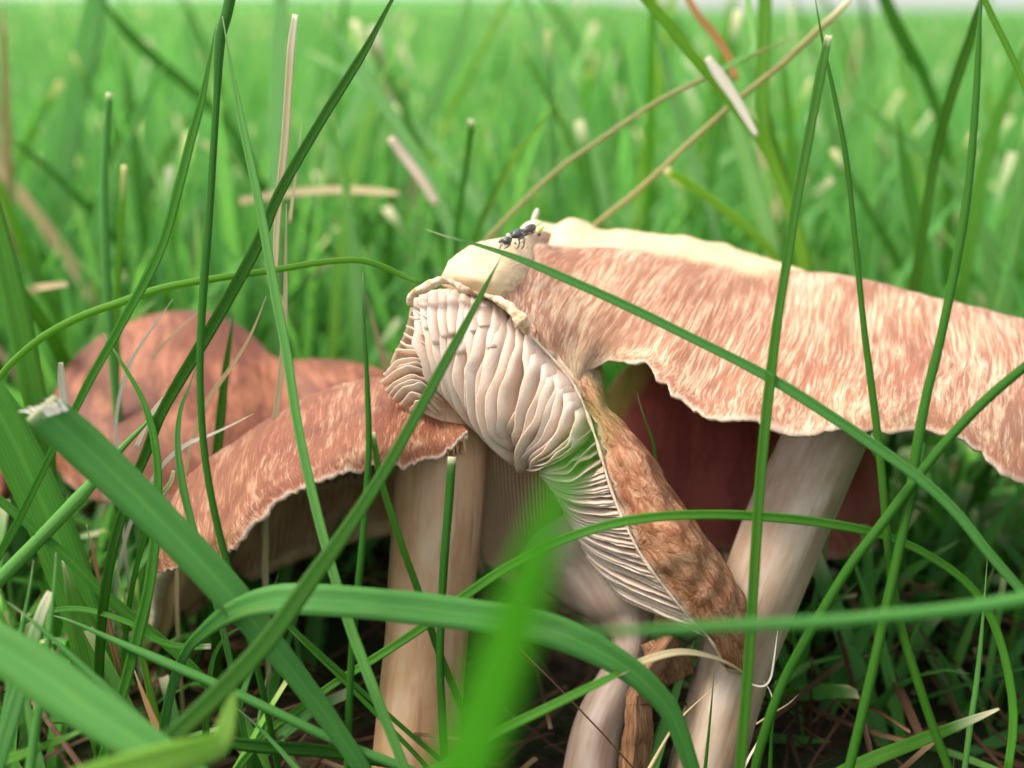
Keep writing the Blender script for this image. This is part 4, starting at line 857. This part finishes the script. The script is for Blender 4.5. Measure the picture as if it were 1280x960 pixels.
# ------------------------------------------------------------------ small things
def ellipsoid(name, c, ax, r, mat, parent, n=10, seed=0):
    ax = nrm(np.array(ax)); s1 = nrm(np.cross(ax, [0.1, .2, 1])); s2 = np.cross(ax, s1); V = []
    for i in range(n+1):
        f = i/n*math.pi
        for j in range(n):
            t = j/n*2*math.pi; q = 1+.08*mnoise.noise(Vector((i*.7, j*.9, seed)))
            V.append(c+ax*(-math.cos(f)*r[0])*q+(s1*math.cos(t)+s2*math.sin(t))*max(.0005, math.sin(f))*r[1]*q)
    F = [(i*n+j, i*n+(j+1) % n, (i+1)*n+(j+1) % n, (i+1)*n+j) for i in range(n) for j in range(n)]
    return mesh_obj(name, V, F, mat, parent, np.array([(j/n, i/n) for i in range(n+1) for j in range(n)]))
def wire(name, pts, r, mat, parent):
    c = cr(np.array(pts), 8); T = nrm(np.gradient(c, axis=0)); X = nrm(np.cross(T, [.3, .2, 1.])); Y = np.cross(T, X); V = []
    for i in range(8):
        for j in range(5):
            t = j/5*2*math.pi; V.append(c[i]+(X[i]*math.cos(t)+Y[i]*math.sin(t))*r*(1-.5*i/7))
    F = [(i*5+j, i*5+(j+1) % 5, (i+1)*5+(j+1) % 5, (i+1)*5+j) for i in range(7) for j in range(5)]
    return mesh_obj(name, V, F, mat, parent)
bug = empty('insect', P(650, 300, 12.95)); tag(bug, 'small dark ant-like insect with grey body on the top of the torn cap', 'insect')
h0, h1, h2 = P(634, 301, 12.15), P(647, 292, 12.25), P(662, 286, 12.4); axb = nrm(h2-h0)
ellipsoid('head', h0, axb, (.06, .048), M_BUG, bug); ellipsoid('thorax', h1, axb, (.095, .052), M_BUG, bug); ellipsoid('abdomen', h2, axb, (.10, .052), M_BUG2, bug)
for i, (bx, ex) in enumerate([(640, 630), (640, 636), (648, 646), (648, 658), (654, 652), (656, 668)]):
    s_ = 1 if i % 2 else -1; a = P(bx, 294, 12.25)
    wire('leg', [a, P((bx+ex)/2+2, 291 if s_ > 0 else 306, 12.2), P(ex, 301+10*s_*-1, 12.25)], .014, M_BUG, bug)
for i in (0, 1): wire('antenna', [h0, P(627, 302+4*i, 12.1), P(624, 311+3*i, 12.1)], .007, M_BUG, bug)
scrap = empty('plant_scrap', P(672, 287, 13.1)); tag(scrap, 'pale yellow-green scrap of plant lying beside the insect on the cap', 'plant scrap')
ellipsoid('husk', P(664, 284, 13.15), nrm(P(680, 280, 13.2)-P(655, 290, 13.1)), (.15, .075), M_SCRAP, scrap, seed=3)
ellipsoid('tip', P(669, 270, 13.2), nrm(P(672, 262, 13.2)-P(666, 280, 13.2)), (.10, .035), MG['p'], scrap, seed=5)
ellipsoid('bud', P(675, 286, 13.05), nrm(RT+UP), (.06, .035), M_SCRAP, scrap, seed=7)

for q in range(9): ellipsoid('crumb', P(random.uniform(626, 676), random.uniform(287, 305), 12.5), nrm(RT+UP*random.uniform(-1, 1)), (random.uniform(.02, .05), random.uniform(.015, .03)), random.choice([M_BUG, M_BUG2, M_SCRAP]), scrap, 6, q)
def leaf_sheet(name, grid, mat, parent=None, amp=.05, seed=0, n=(26, 20), label=None, cat=None):
    g = cr(cr(np.array([PP(r) for r in grid]), n[0]).transpose(1, 0, 2), n[1]).transpose(1, 0, 2)
    g = lumpy(lumpy(g, amp, 2, seed), amp*.5, 6, seed+3)
    o, _, _ = shell(name, g, np.full(g.shape[:2], .015), [mat, mat, mat], parent, None, outward=-FW)
    if label: tag(o, label, cat)
    return o
def free_leaf(grid, label, seed):
    base = PP([grid[-1][1]])[0]
    e = empty('dead_leaf', base); tag(e, label, 'dead leaf', 'dead leaves between the stems'); leaf_sheet('leaf_blade', grid, M_DEAD, e, .08, seed)
free_leaf([[(850,800,12.3),(838,795,12.2),(826,800,12.4)],[(835,835,12.2),(815,830,12.0),(800,838,12.3)],[(815,880,12.2),(795,872,12.0),(782,880,12.4)],[(818,930,12.3),(795,925,12.1),(775,930,12.4)],[(812,985,12.4),(788,985,12.2),(770,985,12.4)]],
          'curled brown dead leaf standing between the slender stem and thick stem', 3)
free_leaf([[(832,800,12.5),(815,802,12.5),(800,806,12.6)],[(860,815,12.4),(845,826,12.3),(820,835,12.5)],[(868,842,12.5),(850,850,12.4),(832,858,12.6)]],
          'small dark scrap of dead leaf below the hanging lobe', 6)

# low weeds with roundish leaves at the right, behind the cap rim
def weed(px, py, d, leaves, label):
    root = P(px, py, d); root[2] = 0; e = empty('weed', root); tag(e, label, 'weed', 'round-leaved weeds at the right')
    for lx, ly, r, ang in leaves:
        r = r*1.35
        c = P(lx, ly, d+random.uniform(-.4, .4)); R_ = r*d/FPX; dirv = RT*math.cos(ang)+UP*math.sin(ang)*.7-FW*.5; dirv = nrm(dirv)
        sdv = nrm(np.cross(dirv, UP*.8-FW*.6)); nv_ = np.cross(sdv, dirv); V = []; uv = []; nn, mm = 9, 7
        for i in range(nn):
            t = i/(nn-1); w = math.sin(min(1, .06+t*.94)*math.pi)**.6*R_*.75
            for j in range(mm):
                q = j/(mm-1)*2-1; V.append(c+dirv*(t-.5)*2*R_+sdv*q*w+nv_*(-.25*abs(q)*w+.25*R_*math.sin(t*3))); uv.append((j/(mm-1), t))
        V = np.array(V).reshape(nn, mm, 3); o, _, _ = shell('leaf', V, np.full((nn, mm), .012), [M_WEED]*3, e)
        wire('leaf_stalk', [c-dirv*R_, (c-dirv*R_+root)/2+np.array([.1, 0, .2]), root], .03, M_WEED, e)
weed(1120, 700, 17, [(1115,555,26,1.2),(1138,545,22,.3),(1100,620,20,2.2)], 'weed with upright green leaf just under the notch of the cap rim')
weed(1190, 710, 18, [(1165,610,24,.5),(1195,590,22,1.6),(1180,650,24,2.8),(1215,640,20,.2)], 'leafy green weed behind the crossing stems at right')
weed(1235, 720, 17, [(1225,600,24,1.5),(1250,640,26,.4),(1240,690,24,2.4)], 'leafy green weed below the far right cap rim')
weed(1085, 760, 16.5, [(1070,725,22,1.4),(1045,700,16,2.4)], 'small yellow-green weed beside the thick stem')
weed(1270, 700, 18.5, [(1275,650,24,1.0),(1290,690,26,2.0)], 'weed leaves at the right edge')
